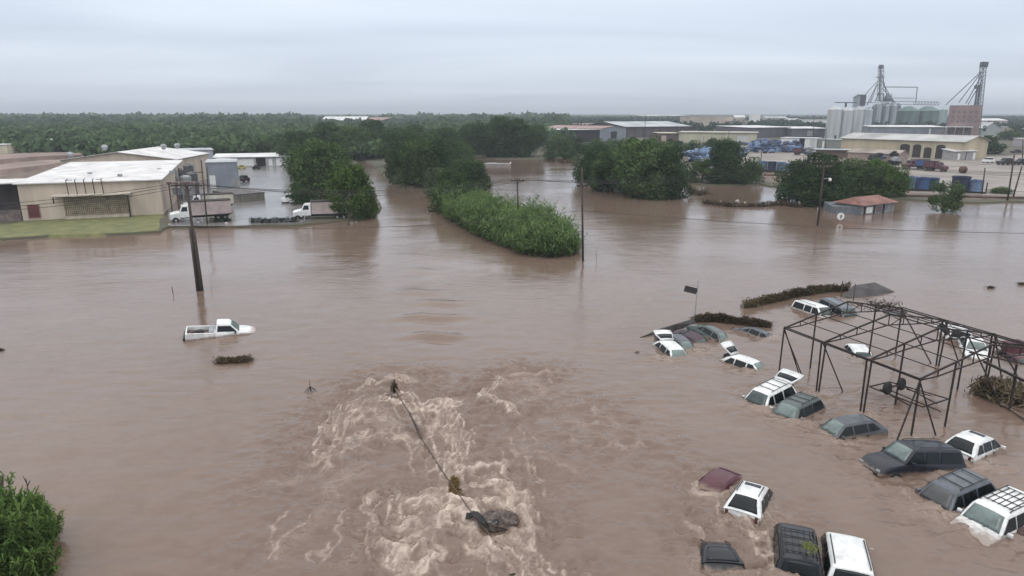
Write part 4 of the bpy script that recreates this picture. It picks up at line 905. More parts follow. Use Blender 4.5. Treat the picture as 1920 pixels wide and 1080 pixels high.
MB().add([Vector(v) + rel(1609, 183, Y1, r0) for v in [(-3,-2.7,0),(3,-2.7,0),(3,2.7,0),(-3,2.7,0),(0,0,2.6)]], [(0,1,4),(1,2,4),(2,3,4),(3,0,4),(0,3,2,1)]).build('roof', steel, hd)
def lattice(p0, p1, w, n, r=.16, m=steel, parent=None, name='lattice_tower'):
    mb = MB(); d = (p1 - p0); a = Vector((w / 2, 0, 0)); b = Vector((0, w / 2, 0)); cs = [a + b, a - b, -a - b, -a + b]
    for c in cs: mb.tube(p0 + c, p1 + c * .8, r, n=5)
    for k in range(n):
        q0, q1 = p0 + d * k / n, p0 + d * (k + 1) / n
        for i in range(4): mb.tube(q0 + cs[i], q1 + cs[(i + 1) % 4] * .95, r * .6, n=4); mb.tube(q1 + cs[i], q1 + cs[(i + 1) % 4], r * .6, n=4)
    return mb.build(name, m, parent)
ct = empty('conveyor_tower', 'tall central elevator leg with spouts fanning down to the silos', 'tower', Vector((at(1650, 243, Y2).x, Y2, .3))); o0 = ct.location
lattice(rel(1648, 243, Y2, o0), rel(1652, 126, Y2, o0), 5.0, 14, .24, steel, ct)
MB().tube(rel(1647, 243, Y2, o0), rel(1651, 124, Y2, o0), 1.0).build('leg', mat('grey conveyor leg', (.27, .29, .31), .5, .2), ct)
MB().box(rel(1652, 125, Y2, o0), (4.6, 3, 4)).build('head', steel, ct, bevel=.4)
mb = MB()
for py in (145, 160, 176, 188): mb.box(rel(1650, py, Y2, o0), (7.4, 6.5, .5))
mb.build('platform', steel, ct)
for (x0, y0, x1, y1, yy) in [(1648,149,1613,188,Y1),(1647,152,1626,196,Y1),(1645,158,1632,192,Y1),(1654,140,1664,184,Y2),(1653,150,1676,194,Y2),(1654,165,1682,196,Y2),(1650,170,1640,192,Y2),(1648,150,1590,200,Y1)][:7]:
    MB().tube(rel(x0, y0, Y2, o0), rel(x1, y1, yy, o0),   .42, n=6).build('spout', steel, ct)
MB().path([rel(1655, 163, Y2, o0), rel(1720, 163.5, Y2 + 6, o0), rel(1717, 192, Y2 + 6, o0)], .5).build('overhead_pipe', steel, ct)
lattice(rel(1664, 196, Y2 - 4, o0), rel(1664, 176, Y2 - 4, o0), 7, 4, .25, steel, ct, 'distributor_frame')
MB().lathe([(1, 8), (5, 3), (4, 0)], 12, rel(1664, 190, Y2 - 4, o0)).build('distributor', silo_d, ct)
wk = empty('silo_walkway', 'thin conveyor walkway running along the tops of the white silos', 'walkway', at(1567, 193, Y1 - 4)); o0 = wk.location
mb = MB(); mb.tube(rel(1566, 192, Y1 - 4, o0), rel(1606, 192.5, Y1 - 4, o0), .45, n=4); mb.tube(rel(1586, 193, Y1 - 4, o0), rel(1586, 202, Y1 - 4, o0), .8); mb.tube(rel(1606,192.5,Y1-4,o0), rel(1640,192,Y2,o0), .4, n=4)
mb.build('conveyor', steel, wk)
gwk = empty('tank_walkway', 'truss conveyor running across the tops of the green tanks', 'walkway', at(1690, 196, Y2 + 6)); o0 = gwk.location
mb = MB(); q = [(1672, 191), (1760, 192)]
mb.tube(rel(1672, 184, Y2, o0), rel(1715, 184, Y2 + 6, o0), .3, n=5)
for dy in (0, 6): mb.tube(rel(1672, 190 + dy * .9, Y2 + 6, o0), rel(1760, 191 + dy, Y2 + 6, o0), .3, n=5)
for k in range(9): x = 1712 + k * 5.6; mb.tube(rel(x, 191, Y2 + 6, o0), rel(x + 2.8, 197, Y2 + 6, o0), .25, n=4); mb.tube(rel(x + 2.8, 197, Y2 + 6, o0), rel(x + 5.6, 191, Y2 + 6, o0), .25, n=4)
mb.build('truss', steel, gwk)
lt = empty('leaning_conveyor_tower', 'tall twin leg conveyor tower over the brick mill, with four thin spouts', 'tower', Vector((at(1825, 262, Y3).x, Y3, .3))); o0 = lt.location
lattice(rel(1829, 262, Y3, o0), rel(1844, 122, Y3, o0), 3.2, 20, .22, steel, lt)
MB().tube(rel(1824, 262, Y3 - 3, o0), rel(1838, 160, Y3 - 3, o0), .7).build('leg', steel, lt)
MB().tube(rel(1817, 262, Y3 - 3, o0), rel(1833, 163, Y3 - 3, o0), .55).build('leg', steel, lt)
MB().box(rel(1845, 121, Y3, o0), (4.4, 3, 3.6)).build('head', steel, lt, bevel=.4)
MB().tube(rel(1846, 121, Y3, o0), rel(1853, 118, Y3, o0), .5).build('head_arm', steel, lt)
MB().box(rel(1833, 163, Y3 - 3, o0), (3, 3, 2.4)).build('head', steel, lt)
for (x0, y0, x1, y1) in [(1839,135,1773,197),(1839,137,1798,192),(1840,142,1811,194),(1842,150,1815,196)]:
    MB().tube(rel(x0, y0, Y3, o0), rel(x1, y1, Y3, o0), .3, n=6).build('spout', steel, lt)

# ------------------------------------------------------------ utility poles and wires
def pole(label, base, top, r, arms=(), m=wood, name='utility_pole', cat='pole', group=None, z=0, ins=True, lamp=None, depth_below=1.5):
    b = P(*base, z); h = hgt(*base, top[1], z); T = at(top[0], top[1], b.y) - b
    o = empty(name, label, cat, b, 0, group)
    MB().tube(Vector((0, 0, -depth_below)) - Vector((T.x, 0, 0)) * depth_below / max(T.z, 1), T, r, r * .72, 10).build('shaft', m, o, smooth=True)
    for (off, wl, yaw) in arms:
        c = T - Vector((0, 0, off)); d = Vector((math.cos(yaw), math.sin(yaw), 0)) * wl / 2
        mb = MB(); mb.box(c + Vector((0, -.12, 0)), (wl, .14, .16), yaw); a_ = MB()
        mb.tube(c - d * .5, c + Vector((0, 0, -.7)), .03, n=4); mb.tube(c + d * .5, c + Vector((0, 0, -.7)), .03, n=4); mb.build('crossarm', m, o)
        if ins:
            for f in (-.92, -.5, .5, .92): a_.lathe([(.04, .05), (.09, .12), (.05, .2), (.09, .26), (.02, .32)], 8, c + d * f)
            a_.build('insulator', mat('insulator porcelain', (.25, .22, .20), .3), o)
    if lamp:
        mb = MB(); mb.tube(T - Vector((0, 0, lamp)), T - Vector((-1.0, .3, lamp - .2)), .05); mb.build('lamp_arm', galv, o)
        MB().lathe([(.06, 0), (.22, -.12), (.26, -.38), (.15, -.55)][::-1], 14, T - Vector((-1.1, .3, lamp - .2))).build('lamp', white, o, smooth=True)
    return o, b, T
po, pb, pT = pole('tall near pole with long crossarm standing in the flood above the white pickup', (376, 545), (350, 346), .17, [(.1, 3.1, 0)])
for dx, ff in ((-.20, .60), (.22, .57)): MB().tube(Vector((dx, -.12, 0)) - pT * .1, Vector((dx * .8, -.12, 0)) + pT * ff, .19, .15, 9).build('stub_post', wood, po, smooth=True)
pole('plain pole directly in front of the two white box trucks', (389, 424), (377, 300), .13)
pole('thinner plain pole behind the box trucks', (391, 380), (388, 312), .13)
p1, q1, T1 = pole('short topped pole with T shaped crossarm rising out of the cane thicket', (972, 432), (970, 338), .16, [(.05, 2.5, 0)])
p2, q2, T2 = pole('tall bare dark pole right of the cane thicket', (1093, 489), (1091, 314), .15, [(2.2, 1.2, .1)])
pole('pole sticking out of the trees above the strip', (822, 330), (822, 275), .22)
p3, q3, T3 = pole('pole with white lamp and crossarm in front of the dark trees on the right', (1533, 423), (1546, 303), .17, [(.1, 5.2, .15), (.9, 2.6, .15)], lamp=2.8)
pole('left of the two dark poles on the right bank', (1889, 376), (1902, 290), .19, z=.3)
pole('right of the two dark poles on the right bank', (1899, 372), (1916, 312), .18, z=.3)
pole('short thick pole right of the blue containers', (1841, 364), (1847, 315), .16, z=.3)
pole('pole behind the left row of blue containers', (1425, 318), (1428, 285), .18, z=.3)
pole('thin pole in the yard left of the purple grey warehouse', (1209+0, 262), (1210, 215), .25)
for i, (px, pb_, pt_) in enumerate([(1525,262,222),(1548,285,240),(1366,272,244),(1588,258,220),(1780,250,234),(1917,300,262)]):
    pole('slim dark pole among the far buildings', (px, pb_), (px + 1, pt_), .2, name='utility_pole', group='slim dark poles among the far buildings', z=.3)
pole('thin white marker rod standing in the water by the tall near pole', (397, 543), (392, 505), .025, name='marker_rod', cat='rod', m=galv)
pole('short dark stake left of the tall near pole', (325, 551), (322, 538), .05, name='stake', cat='stake')
pole('thin rod standing in the water right of the tall bare pole', (1118, 485), (1120, 448), .04, name='marker_rod', cat='rod', m=galv)
pole('dark post at the left edge beside the corner shrub', (0, 1010), (3, 893), .11, name='post', cat='post')
pole('short pale post in the dark hedge of the flooded yard', (570-0, 416), (572, 400), .07, name='post', cat='post', m=galv)
pole('dark post under the round lighter tree', (654, 421), (654, 398), .12, name='post', cat='post')
def wire(pts, label, sag=.5, r=.032):
    mb = MB()
    for a, b_ in zip(pts, pts[1:]):
        q = [a.lerp(b_, k / 14) - Vector((0, 0, sag * 4 * (k / 14) * (1 - k / 14))) for k in range(15)]; mb.path(q, r, 4)
    o = mb.build('overhead_wire', mat('cable', (.05, .045, .045), .7)); o.location = (0, 0, 0)
    return tag(o, label, 'wire', 'sagging wires between the poles')
q4 = P(-420, 560)
for k in range(3): wire([q4 + Vector((0, 0, 9.5)), pb + pT + Vector((-1.3 + k * 1.3, 0, .1 - k * .0)), q1 + T1 + Vector((-1.1 + k * 1.1, 0, .1)), q3 + T3 + Vector((-2 + k * 2, .2, .1)), P(2300, 420) + Vector((0, 0, 9))], 'overhead wire sagging across the flood from the tall near pole', [1.2, 1.5, 1.8][k])
wire([q3 + T3 * .80 , P(2300, 470) + Vector((0, 0, 7))], 'wire leaving the light pole towards the right edge', .8)
wire([q3 + T3 * .93 , P(1903, 376) + Vector((0, 0, 8.5)), P(2500, 400) + Vector((0, 0, 8))], 'wire from the light pole to the two dark poles', .9)
wire([pb + pT * .62, q2 + T2 * .55, P(2300, 520) + Vector((0, 0, 5))], 'lower wire running from the tall near pole past the tall bare pole', 1.0)
# round sign standing in the water
sg = empty('round_sign', 'small round white sign with a dark mark standing in the water before the shed', 'sign', P(1575, 416))
MB().tube((0, 0, -1), (0, 0, 1.0), .04).build('post', galv, sg)
m4 = Matrix.Rotation(R(90), 4, 'X'); ds = MB(); ds.lathe([(.62, 0), (.62, .05)], 24); ds.v = [tuple(Vector((x, -z, y + .95))) for x, y, z in ds.v]; ds.build('disc', white, sg)
MB().bx(-.06, .10, -.11, -.06, .62, 1.22).add([(.10,-.08,1.05),(.32,-.08,.95),(.32,-.06,1.0),(.10,-.06,1.1)], [(0,1,2,3)]).build('dark_mark', black, sg)
# ------------------------------------------------------------ vehicles
CARP = {}
def paint(name, c, rough=.32, coat=.3):
    m = mat('car paint ' + name, c, rough, .0, var=.22, scale=1.6, coat=coat)
    t = m.node_tree; nn = t.nodes; ln = t.links; b = nn['Principled BSDF']      # mud line just above the water
    if 'mud' not in nn:
        g = nn.new('ShaderNodeNewGeometry'); sx = nn.new('ShaderNodeSeparateXYZ'); ln.new(g.outputs['Position'], sx.inputs[0])
        nz = nn.new('ShaderNodeTexNoise'); nz.name = 'mud'; nz.inputs['Scale'].default_value = 3.5; nz.inputs['Detail'].default_value = 6; ln.new(g.outputs['Position'], nz.inputs[0])
        k = nn.new('ShaderNodeMath'); k.operation = 'MULTIPLY_ADD'; k.inputs[1].default_value = -.32; ln.new(nz.outputs[0], k.inputs[0]); ln.new(sx.outputs[2], k.inputs[2])
        mr = nn.new('ShaderNodeMapRange'); mr.inputs['From Min'].default_value = -.14; mr.inputs['From Max'].default_value = .02; mr.inputs['To Min'].default_value = .85; mr.inputs['To Max'].default_value = 0; ln.new(k.outputs[0], mr.inputs[0])
        mx = nn.new('ShaderNodeMix'); mx.data_type = 'RGBA'; src = b.inputs['Base Color'].links[0].from_socket; ln.new(mr.outputs[0], mx.inputs[0]); ln.new(src, mx.inputs[6]); mx.inputs[7].default_value = (.22, .16, .125, 1); ln.new(mx.outputs[2], b.inputs['Base Color'])
    return m
pw = paint('white', (.78, .79, .79)); pgreen = paint('grey green', (.088, .110, .108)); pgrey = paint('slate grey', (.085, .095, .110)); pnavy = paint('navy black', (.018, .021, .030))
pblue = paint('blue grey', (.105, .120, .145)); pmar = paint('maroon', (.095, .030, .042), .45, .3); pblack = paint('black', (.018, .020, .027)); pplum = paint('plum', (.06, .035, .05), .5, .2)
trim = mat('black plastic trim', (.02, .02, .022), .6, var=.2); chrome = mat('mirror chrome', (.45, .45, .46), .25, .6, var=.1)
KIND = {  # length, width, height, belt, windscreen base x / top x, roof end x, rear glass base x, roof half width
 'suv':   dict(L=4.75, W=1.86, H=1.78, belt=1.08, hood=1.02, x0=.95, x1=.25, x2=-1.95, x3=-2.25, wt=.66, ends=(.62, .60)),
 'sedan': dict(L=4.75, W=1.80, H=1.45, belt=.93, hood=.88, x0=1.05, x1=.30, x2=-.95, x3=-1.75, wt=.58, ends=(.55, .80)),
 'hatch': dict(L=4.35, W=1.80, H=1.62, belt=1.02, hood=.98, x0=1.15, x1=.30, x2=-1.35, x3=-2.02, wt=.60, ends=(.58, .72)),
 'wagon': dict(L=4.9, W=1.95, H=1.86, belt=1.15, hood=1.10, x0=1.05, x1=.42, x2=-2.2, x3=-2.36, wt=.74, ends=(.66, .74)),
}
def car(label, kind, pm, front, rear, zf, zr, roll=0, rack=None, sunroof=None, gate=False, glass_f=None, mirrors=True, wheels=True, cat='car', name=None, hood_up=False, group='cars drifting half sunk in the flood', handles=True, rails=False, length=None, win=None, lights=True):
    K = KIND[kind]; L_, W, H_, belt, hood = K['L'] / 2, K['W'] / 2, K['H'], K['belt'], K['hood']; x0, x1, x2, x3, wt = K['x0'], K['x1'], K['x2'], K['x3'], K['wt']
    win = win or glass; gf = glass_f or glassg
    A = P(*front, zf); B = P(*rear, zr); d = A - B; yaw = math.atan2(d.y, d.x); pitch = math.asin(max(-.9, min(.9, (zf - zr) / (x1 - x2))))
    rot = Matrix.Rotation(yaw, 4, 'Z') @ Matrix.Rotation(-pitch, 4, 'Y') @ Matrix.Rotation(R(roll), 4, 'X')
    mid = (A + B) / 2; loc = mid - (rot @ Vector(((x1 + x2) / 2, 0, H_)))
    root = empty(name or {'suv': 'suv', 'sedan': 'sedan', 'hatch': 'hatchback', 'wagon': 'suv'}[kind], label, cat, (0, 0, 0), 0, group)
    root.matrix_world = Matrix.Translation(loc) @ rot; root.rotation_mode = 'XYZ'
    # lower body
    st = [(L_, .55, .80, .34), (L_ - .12, .72, .90, .30), (L_ - .5, hood - .12, .97, .28), (x0 + .25, hood, 1.0, .28), (x0 - .05, belt, 1.0, .28), (0, belt, 1.0, .28), (x3 + .2, belt, .99, .28), (x3 - .1, belt - (.0 if x3 < -1.9 else .02), .97, .30), (-L_ + .15, belt - (.06 if x3 < -1.9 else .10), .93, .34), (-L_, .62, .86, .40)]
    rows = []
    for x, zt, wf, zb in st:
        w2 = W * wf; r = []
        half = [(0, zb), (w2 * .85, zb), (w2 * .97, zb + .12), (w2, (zb + zt) / 2), (w2 * .985, zt - .14), (w2 * .94, zt - .03), (w2 * .82, zt + .005), (w2 * .4, zt + .03), (0, zt + .035)]
        rows.append([(x, y, z) for y, z in half] + [(x, -y, z) for y, z in half[-2::-1]])
    mb = MB().grid(rows); n = len(rows[0]); mb.f.append(tuple(range(n))); mb.f.append(tuple(range((len(rows) - 1) * n, len(rows) * n))[::-1])
    # greenhouse
    gx = [x0 + .05, x0 - (x0 - x1) * .5, x1 + .08, x1 - .12, (x1 + x2) / 2, x2 + .25, x2, (x2 + x3) / 2, x3 - .03]
    gz = [belt - .02, belt + (H_ - belt) * .60, H_ - .055, H_ - .01, H_ + .015, H_ - .015, H_ - .06, (H_ + belt) / 2 + .06, belt - .02]
    def sw(z): return W * .94 + (wt - W * .94) * max(0, min(1, (z - belt) / (H_ - belt)))
    rows = []
    for x, z in zip(gx, gz):
        w1 = sw(belt) ; w2 = sw(z); r = [(w1, belt - .06), (sw(belt + (z - belt) * .5), belt + (z - belt) * .5), (w2 + .01, max(belt - .05, z - .07)), (w2 - .06, z), (w2 * .45, z + .022), (0, z + .03)]
        rows.append([(x, y, zz) for y, zz in r] + [(x, -y, zz) for y, zz in r[-2::-1]])
    g = MB().grid(rows); mb.add(g.v, g.f)
    mb.build('body', pm, root, auto=38)
    off = .012
    # windscreens follow the raked surface
    def raked(pts, nm, mm, k0, k1, inset, sgn):
        rows = []; seg = [math.hypot(q[0] - p[0], q[1] - p[1]) for p, q in zip(pts, pts[1:])]; tot = sum(seg)
        for f in [k0 + (k1 - k0) * j / 5 for j in range(6)] + [seg[0] / tot]:
            d = f * tot; i = 0
            while i < len(seg) - 1 and d > seg[i]: d -= seg[i]; i += 1
            (xa, za), (xb, zb) = pts[i], pts[i + 1]; t_ = d / seg[i]; x, z = xa + (xb - xa) * t_, za + (zb - za) * t_; nx, nz = (zb - za) / seg[i] * sgn, abs(xb - xa) / seg[i]; hw = sw(z) - inset
            rows.append((f, [(x + nx * .022, hw * s, z + .03 * (1 - s * s) + nz * .022) for s in (-1, -.6, 0, .6, 1)]))
        rows = [r for f, r in sorted(rows, key=lambda t: t[0])]
        return MB().grid(rows).build(nm, mm, root, smooth=True, solid=.01)
    raked([(x0 + .05, belt - .02), (x0 - (x0 - x1) * .5, belt + (H_ - belt) * .60), (x1 + .08, H_ - .055)], 'windscreen', gf, .08, .96, .12, 1)
    raked([(x3 - .03, belt - .02), ((x2 + x3) / 2, (H_ + belt) / 2 + .06), (x2, H_ - .06)], 'rear_window', win, .12, .92, .15, -1)
    def side(s, xs, nm='side_window'):
        xa, xb, zb, zt, ra, rb = xs
        q = [(xa, zb), (xb, zb), (xb + rb, zt), (xa + ra, zt)]
        v = [(x, s * (sw(z) + .022), z) for x, z in q]; f = (0, 1, 2, 3) if s < 0 else (3, 2, 1, 0)
        return MB().add(v, [f]).build(nm, win, root, solid=.008)
    zb, zt = belt + .035, H_ - .12; rk = (x0 - x1) * .9 * (zt - zb) / (H_ - belt)
    m1 = (x0 + x2) / 2 * .45 ; m1 = .02 if kind != 'wagon' else -.05; m2 = -.92 if kind != 'sedan' else -.88
    rr2 = (x2 - x3) * .9 * (zt - zb) / (H_ - belt)
    for s in (-1, 1):
        side(s, (m1 + .05, x0 - .12, zb, zt, 0, -rk)); side(s, (m2 + .05, m1 - .05, zb, zt, 0, 0))
        if kind in ('suv', 'wagon'): side(s, (x3 + .16, m2 - .06, zb, zt, rr2, 0))
        else: side(s, (x3 + .32, m2 - .05, zb, zt - .03, rr2 * .92, 0))
        if mirrors: MB().box((x0 - .28, s * (W + .10), belt + .06), (.14, .22, .16)).build('mirror', pm, root, bevel=.03)
        if handles:
            MB().box((m1 + .15 - .02, s * (W * .995 + .01), belt - .14), (.2, .03, .04)).box((m2 + .12, s * (W * .995 + .01), belt - .14), (.2, .03, .04)).build('door_handle', trim, root)
            MB().bx(m1 - .008, m1 + .008, s * W * .985 - .012, s * W * .985 + .014, .45, belt - .05).build('door_seam', trim, root)
        if lights: MB().box((L_ - .07, s * W * .66, .68), (.10, .26, .12)).build('headlight', mat('lamp lens', (.30, .31, .31), .15, var=.1), root, bevel=.03)
        if lights: MB().box((-L_ + .06, s * W * .74, belt - .18), (.08, .13, .28)).build('tail_light', mat('red lamp lens', (.10, .015, .015), .25), root, bevel=.02)
        if rack or rails or kind in ('suv', 'wagon'):
            yy = s * (wt - .10); MB().path([(x1 - .25, yy, H_ + .02), (x1 - .32, yy, H_ + .07), (x2 + .2, yy, H_ + .07), (x2 + .12, yy, H_ + .02)], .024).build('roof_rail', trim if rack != 'body' else pm, root)
    if rack:
        for k in range(4 if rack == 'slats' else 3):
            x = x1 - .5 - k * (x1 - x2 - .9) / (3 if rack == 'slats' else 2); MB().tube((x, -wt + .1, H_ + .075), (x, wt - .1, H_ + .075), .022, n=6).build('rack_bar', trim, root)
        if rack == 'slats':
            for k in range(5): y = -wt + .25 + k * (2 * wt - .5) / 4; MB().bx(x2 + .35, x1 - .5, y - .02, y + .02, H_ + .028, H_ + .05).build('rack_slat', trim, root)
    if sunroof == 'across': MB().bx(x1 - .55, x1 - .22, -wt * .62, wt * .62, H_ + .012, H_ + .048).build('sunroof', win, root, bevel=.02)
    # wipers, bumpers, plate, wheels
    MB().tube((x0 + .06, -.5, belt + .06), (x0 - .12, .05, belt + .16), .012, n=4).tube((x0 + .06, .1, belt + .06), (x0 - .12, .6, belt + .16), .012, n=4).build('wiper', trim, root)
    MB().bx(-L_ - .05, -L_ + .1, -W * .8, W * .8, .42, .62).build('rear_bumper', trim if pm is not pw else pm, root, bevel=.04)
    MB().bx(L_ - .08, L_ + .05, -W * .74, W * .74, .40, .58).build('front_bumper', trim if pm is not pw else pm, root, bevel=.04)
    if wheels:
        for x in (L_ - .88, -L_ + .92):
            for s in (-1, 1):
                wv = MB(); wv.lathe([(.2, -.1), (.33, -.1), (.35, -.05), (.35, .05), (.33, .1), (.2, .1)], 18); wv.v = [(v[0] + x, v[2] + s * (W - .1), v[1] + .35) for v in wv.v]; wh_ = wv.build('wheel', rubber, root)
                rv = MB(); rv.lathe([(.19, -.11), (.2, .11)], 12); rv.v = [(v[0] + x, v[2] + s * (W - .1), v[1] + .35) for v in rv.v]; rv.build('rim', chrome, wh_)
    if gate:   # tailgate swung up about the rear edge of the roof
        a = R(gate); rows = []
        for f, hw in ((0, wt), (.25, wt + .03), (.6, W * .86), (1, W * .84)):
            x = x2 + .02 - math.cos(a) * f * 1.15 ; z = H_ + .02 + math.sin(a) * f * 1.15
            rows.append([(x, hw * s, z + .05 * (1 - s * s)) for s in (-1, -.5, 0, .5, 1)])
        tg = MB().grid(rows).build('tailgate', pm, root, solid=.09, smooth=True); rows = []
        for f, hw in ((.12, wt - .1), (.55, W * .74)):
            x = x2 + .02 - math.cos(a) * f * 1.15; z = H_ + .045 + math.sin(a) * f * 1.15 ; rows.append([(x, hw * s, z + .05 * (1 - s * s)) for s in (-1, -.5, 0, .5, 1)])
        MB().grid(rows).build('window', win, tg, solid=.02, smooth=True)
        MB().bx(x3 + .05, x2 + .3, -wt + .05, wt - .05, belt - .05, H_ - .12).build('boot_opening', darkin, root)
    return root
gg = mat('windscreen with painted reflection', (.16, .21, .20), .12, var=.3, scale=1.5)  # greenish glass with a pale reflection painted into its colour
car('white suv with its tailgate swung open beside the grey green suv', 'suv', pw, (1424, 735), (1472, 712), .74, .98, 0, rack='bars', gate=12)
car('grey green suv with a silver roof rack, pressed against the white suv with open tailgate', 'suv', pgreen, (1482, 757), (1521, 739), .70, .74, 2, rack='bars', glass_f=gg)
car('slate grey hatchback alone in front of the steel frame, pale reflection painted on its windscreen', 'hatch', pgrey, (1574, 789), (1626, 780), .66, .80, 4, glass_f=gg)
car('black navy suv floating high with its whole side and bonnet showing', 'wagon', pnavy, (1702, 833), (1780, 834), 1.15, .94, 6, glass_f=gg)
car('white car with wide dark rear window and a sunroof, behind the black navy suv', 'hatch', pw, (1846, 808), (1803, 826), .76, .88, 0, sunroof='across')
car('blue grey suv with roof rack, nose down just below the black navy suv', 'suv', pblue, (1784, 909), (1821, 890), .78, 1.05, 0, rack='bars', glass_f=mat('dull windscreen', (.075, .078, .082), .3))
car('white suv with black roof rack and white bonnet, cut by the right edge', 'wagon', pw, (1868, 948), (1914, 926), .86, .95, 0, rack='slats', glass_f=gg)
car('maroon car with only its roof above the water', 'sedan', pmar, (1337, 902), (1368, 878), .34, .30, 0, mirrors=False, wheels=False, win=pmar, glass_f=pmar, length=1)
car('white suv with sunroof and black roof strips, beside the maroon roof', 'hatch', pw, (1419, 898), (1396, 936), .52, .74, 0, sunroof='across', rails=True)
car('black car sunk nose first with brown water over the front of its roof', 'hatch', pblack, (1326, 996), (1354, 1041), -.34, .46, 0, mirrors=False, rails=True, lights=False, win=pblack)
car('black suv with a few leaves on its slatted roof rack, at the bottom edge', 'wagon', pblack, (1493, 984), (1502, 1050), .56, .70, 0, rack='slats')
car('white people carrier with two black roof rails at the bottom edge', 'wagon', pw, (1586, 1002), (1600, 1068), .58, .76, 0, rails=True)
lv = empty('leaf_litter', 'patch of green yellow leaves lying on the black suv roof', 'leaves', P(1519, 1027, 1.08))
rngl = np.random.default_rng(4); nL = 150; Cc = np.stack([rngl.normal(0, .16, nL), rngl.normal(0, .2, nL), rngl.uniform(-.02, .05, nL)], 1)
V_, F_ = leaf_quads(Cc, rngl.uniform(.03, .07, nL), rngl, up=np.tile([0, 0, 1.0], (nL, 1))); np_mesh('leaf_patch', V_, F_, leafmat('fallen leaves', (.07, .09, .02), (.28, .30, .08)), lv)
# the cluster against the brush fence
car('white hatchback with raised boot lid at the left end of the car cluster', 'hatch', pw, (1271, 655), (1249, 636), .42, .58, -4, gate=18, glass_f=gg)
car('grey car with curved roof behind the white hatchback at the left end', 'sedan', pgrey, (1292, 642), (1258, 622), .50, .72, -8, glass_f=gg)
car('dark plum car between the grey curved roof and the grey green car', 'sedan', pplum, (1314, 636), (1288, 622), .22, .5, 8)
car('grey green car third in the row along the brush fence', 'sedan', pgreen, (1356, 624), (1324, 608), .48, .78, -10, glass_f=gg)
car('blue grey car nearly under water at the right end of the brush fence', 'sedan', pblue, (1442, 624), (1410, 612), .22, .42, -14)
car('white car with open boot floating alone right of the cluster', 'hatch', pw, (1417, 678), (1378, 664), .38, .50, -6, gate=35, glass_f=gg)
car('white suv with three square black side windows by the wrack fence', 'wagon', pw, (1544, 575), (1500, 561), .72, .74, -4, mirrors=False)
car('dark blue suv right behind the white suv with square windows', 'wagon', pblue, (1588, 576), (1553, 558), .68, .95, -3)
car('white car with only its roof showing under the steel frame', 'hatch', pw, (1618, 659), (1606, 643), .34, .42, 0, mirrors=False)
car('white suv tangled in the far side of the steel frame', 'wagon', pw, (1783, 602), (1808, 624), .7, .85, 8, rack='bars')
car('white car with green tinted windscreen facing out of the far side of the steel frame', 'sedan', pw, (1832, 642), (1824, 628), .85, .85, 0, glass_f=gg)
car('dark plum car almost sunk under the far bay of the steel frame', 'sedan', pplum, (1668, 590), (1690, 573), .25, .35, 0, mirrors=False, wheels=False)
car('dark maroon car at the right edge behind the steel frame', 'sedan', pmar, (1925, 672), (1898, 655), .35, .5, 0, mirrors=False, wheels=False)
hb = MB(); hb.lathe([(.3, -.4), (.38, .0), (.30, .12), (.12, .18)], 18); o = hb.build('muddy_lump', mat('muddy lump', (.10, .06, .055), .8, var=.4, scale=4), smooth=True); o.location = P(1914, 996); o.rotation_euler = (.35, .2, 0)
tag(o, 'brown muddy lump breaking the surface at the right edge below the white suv', 'debris')

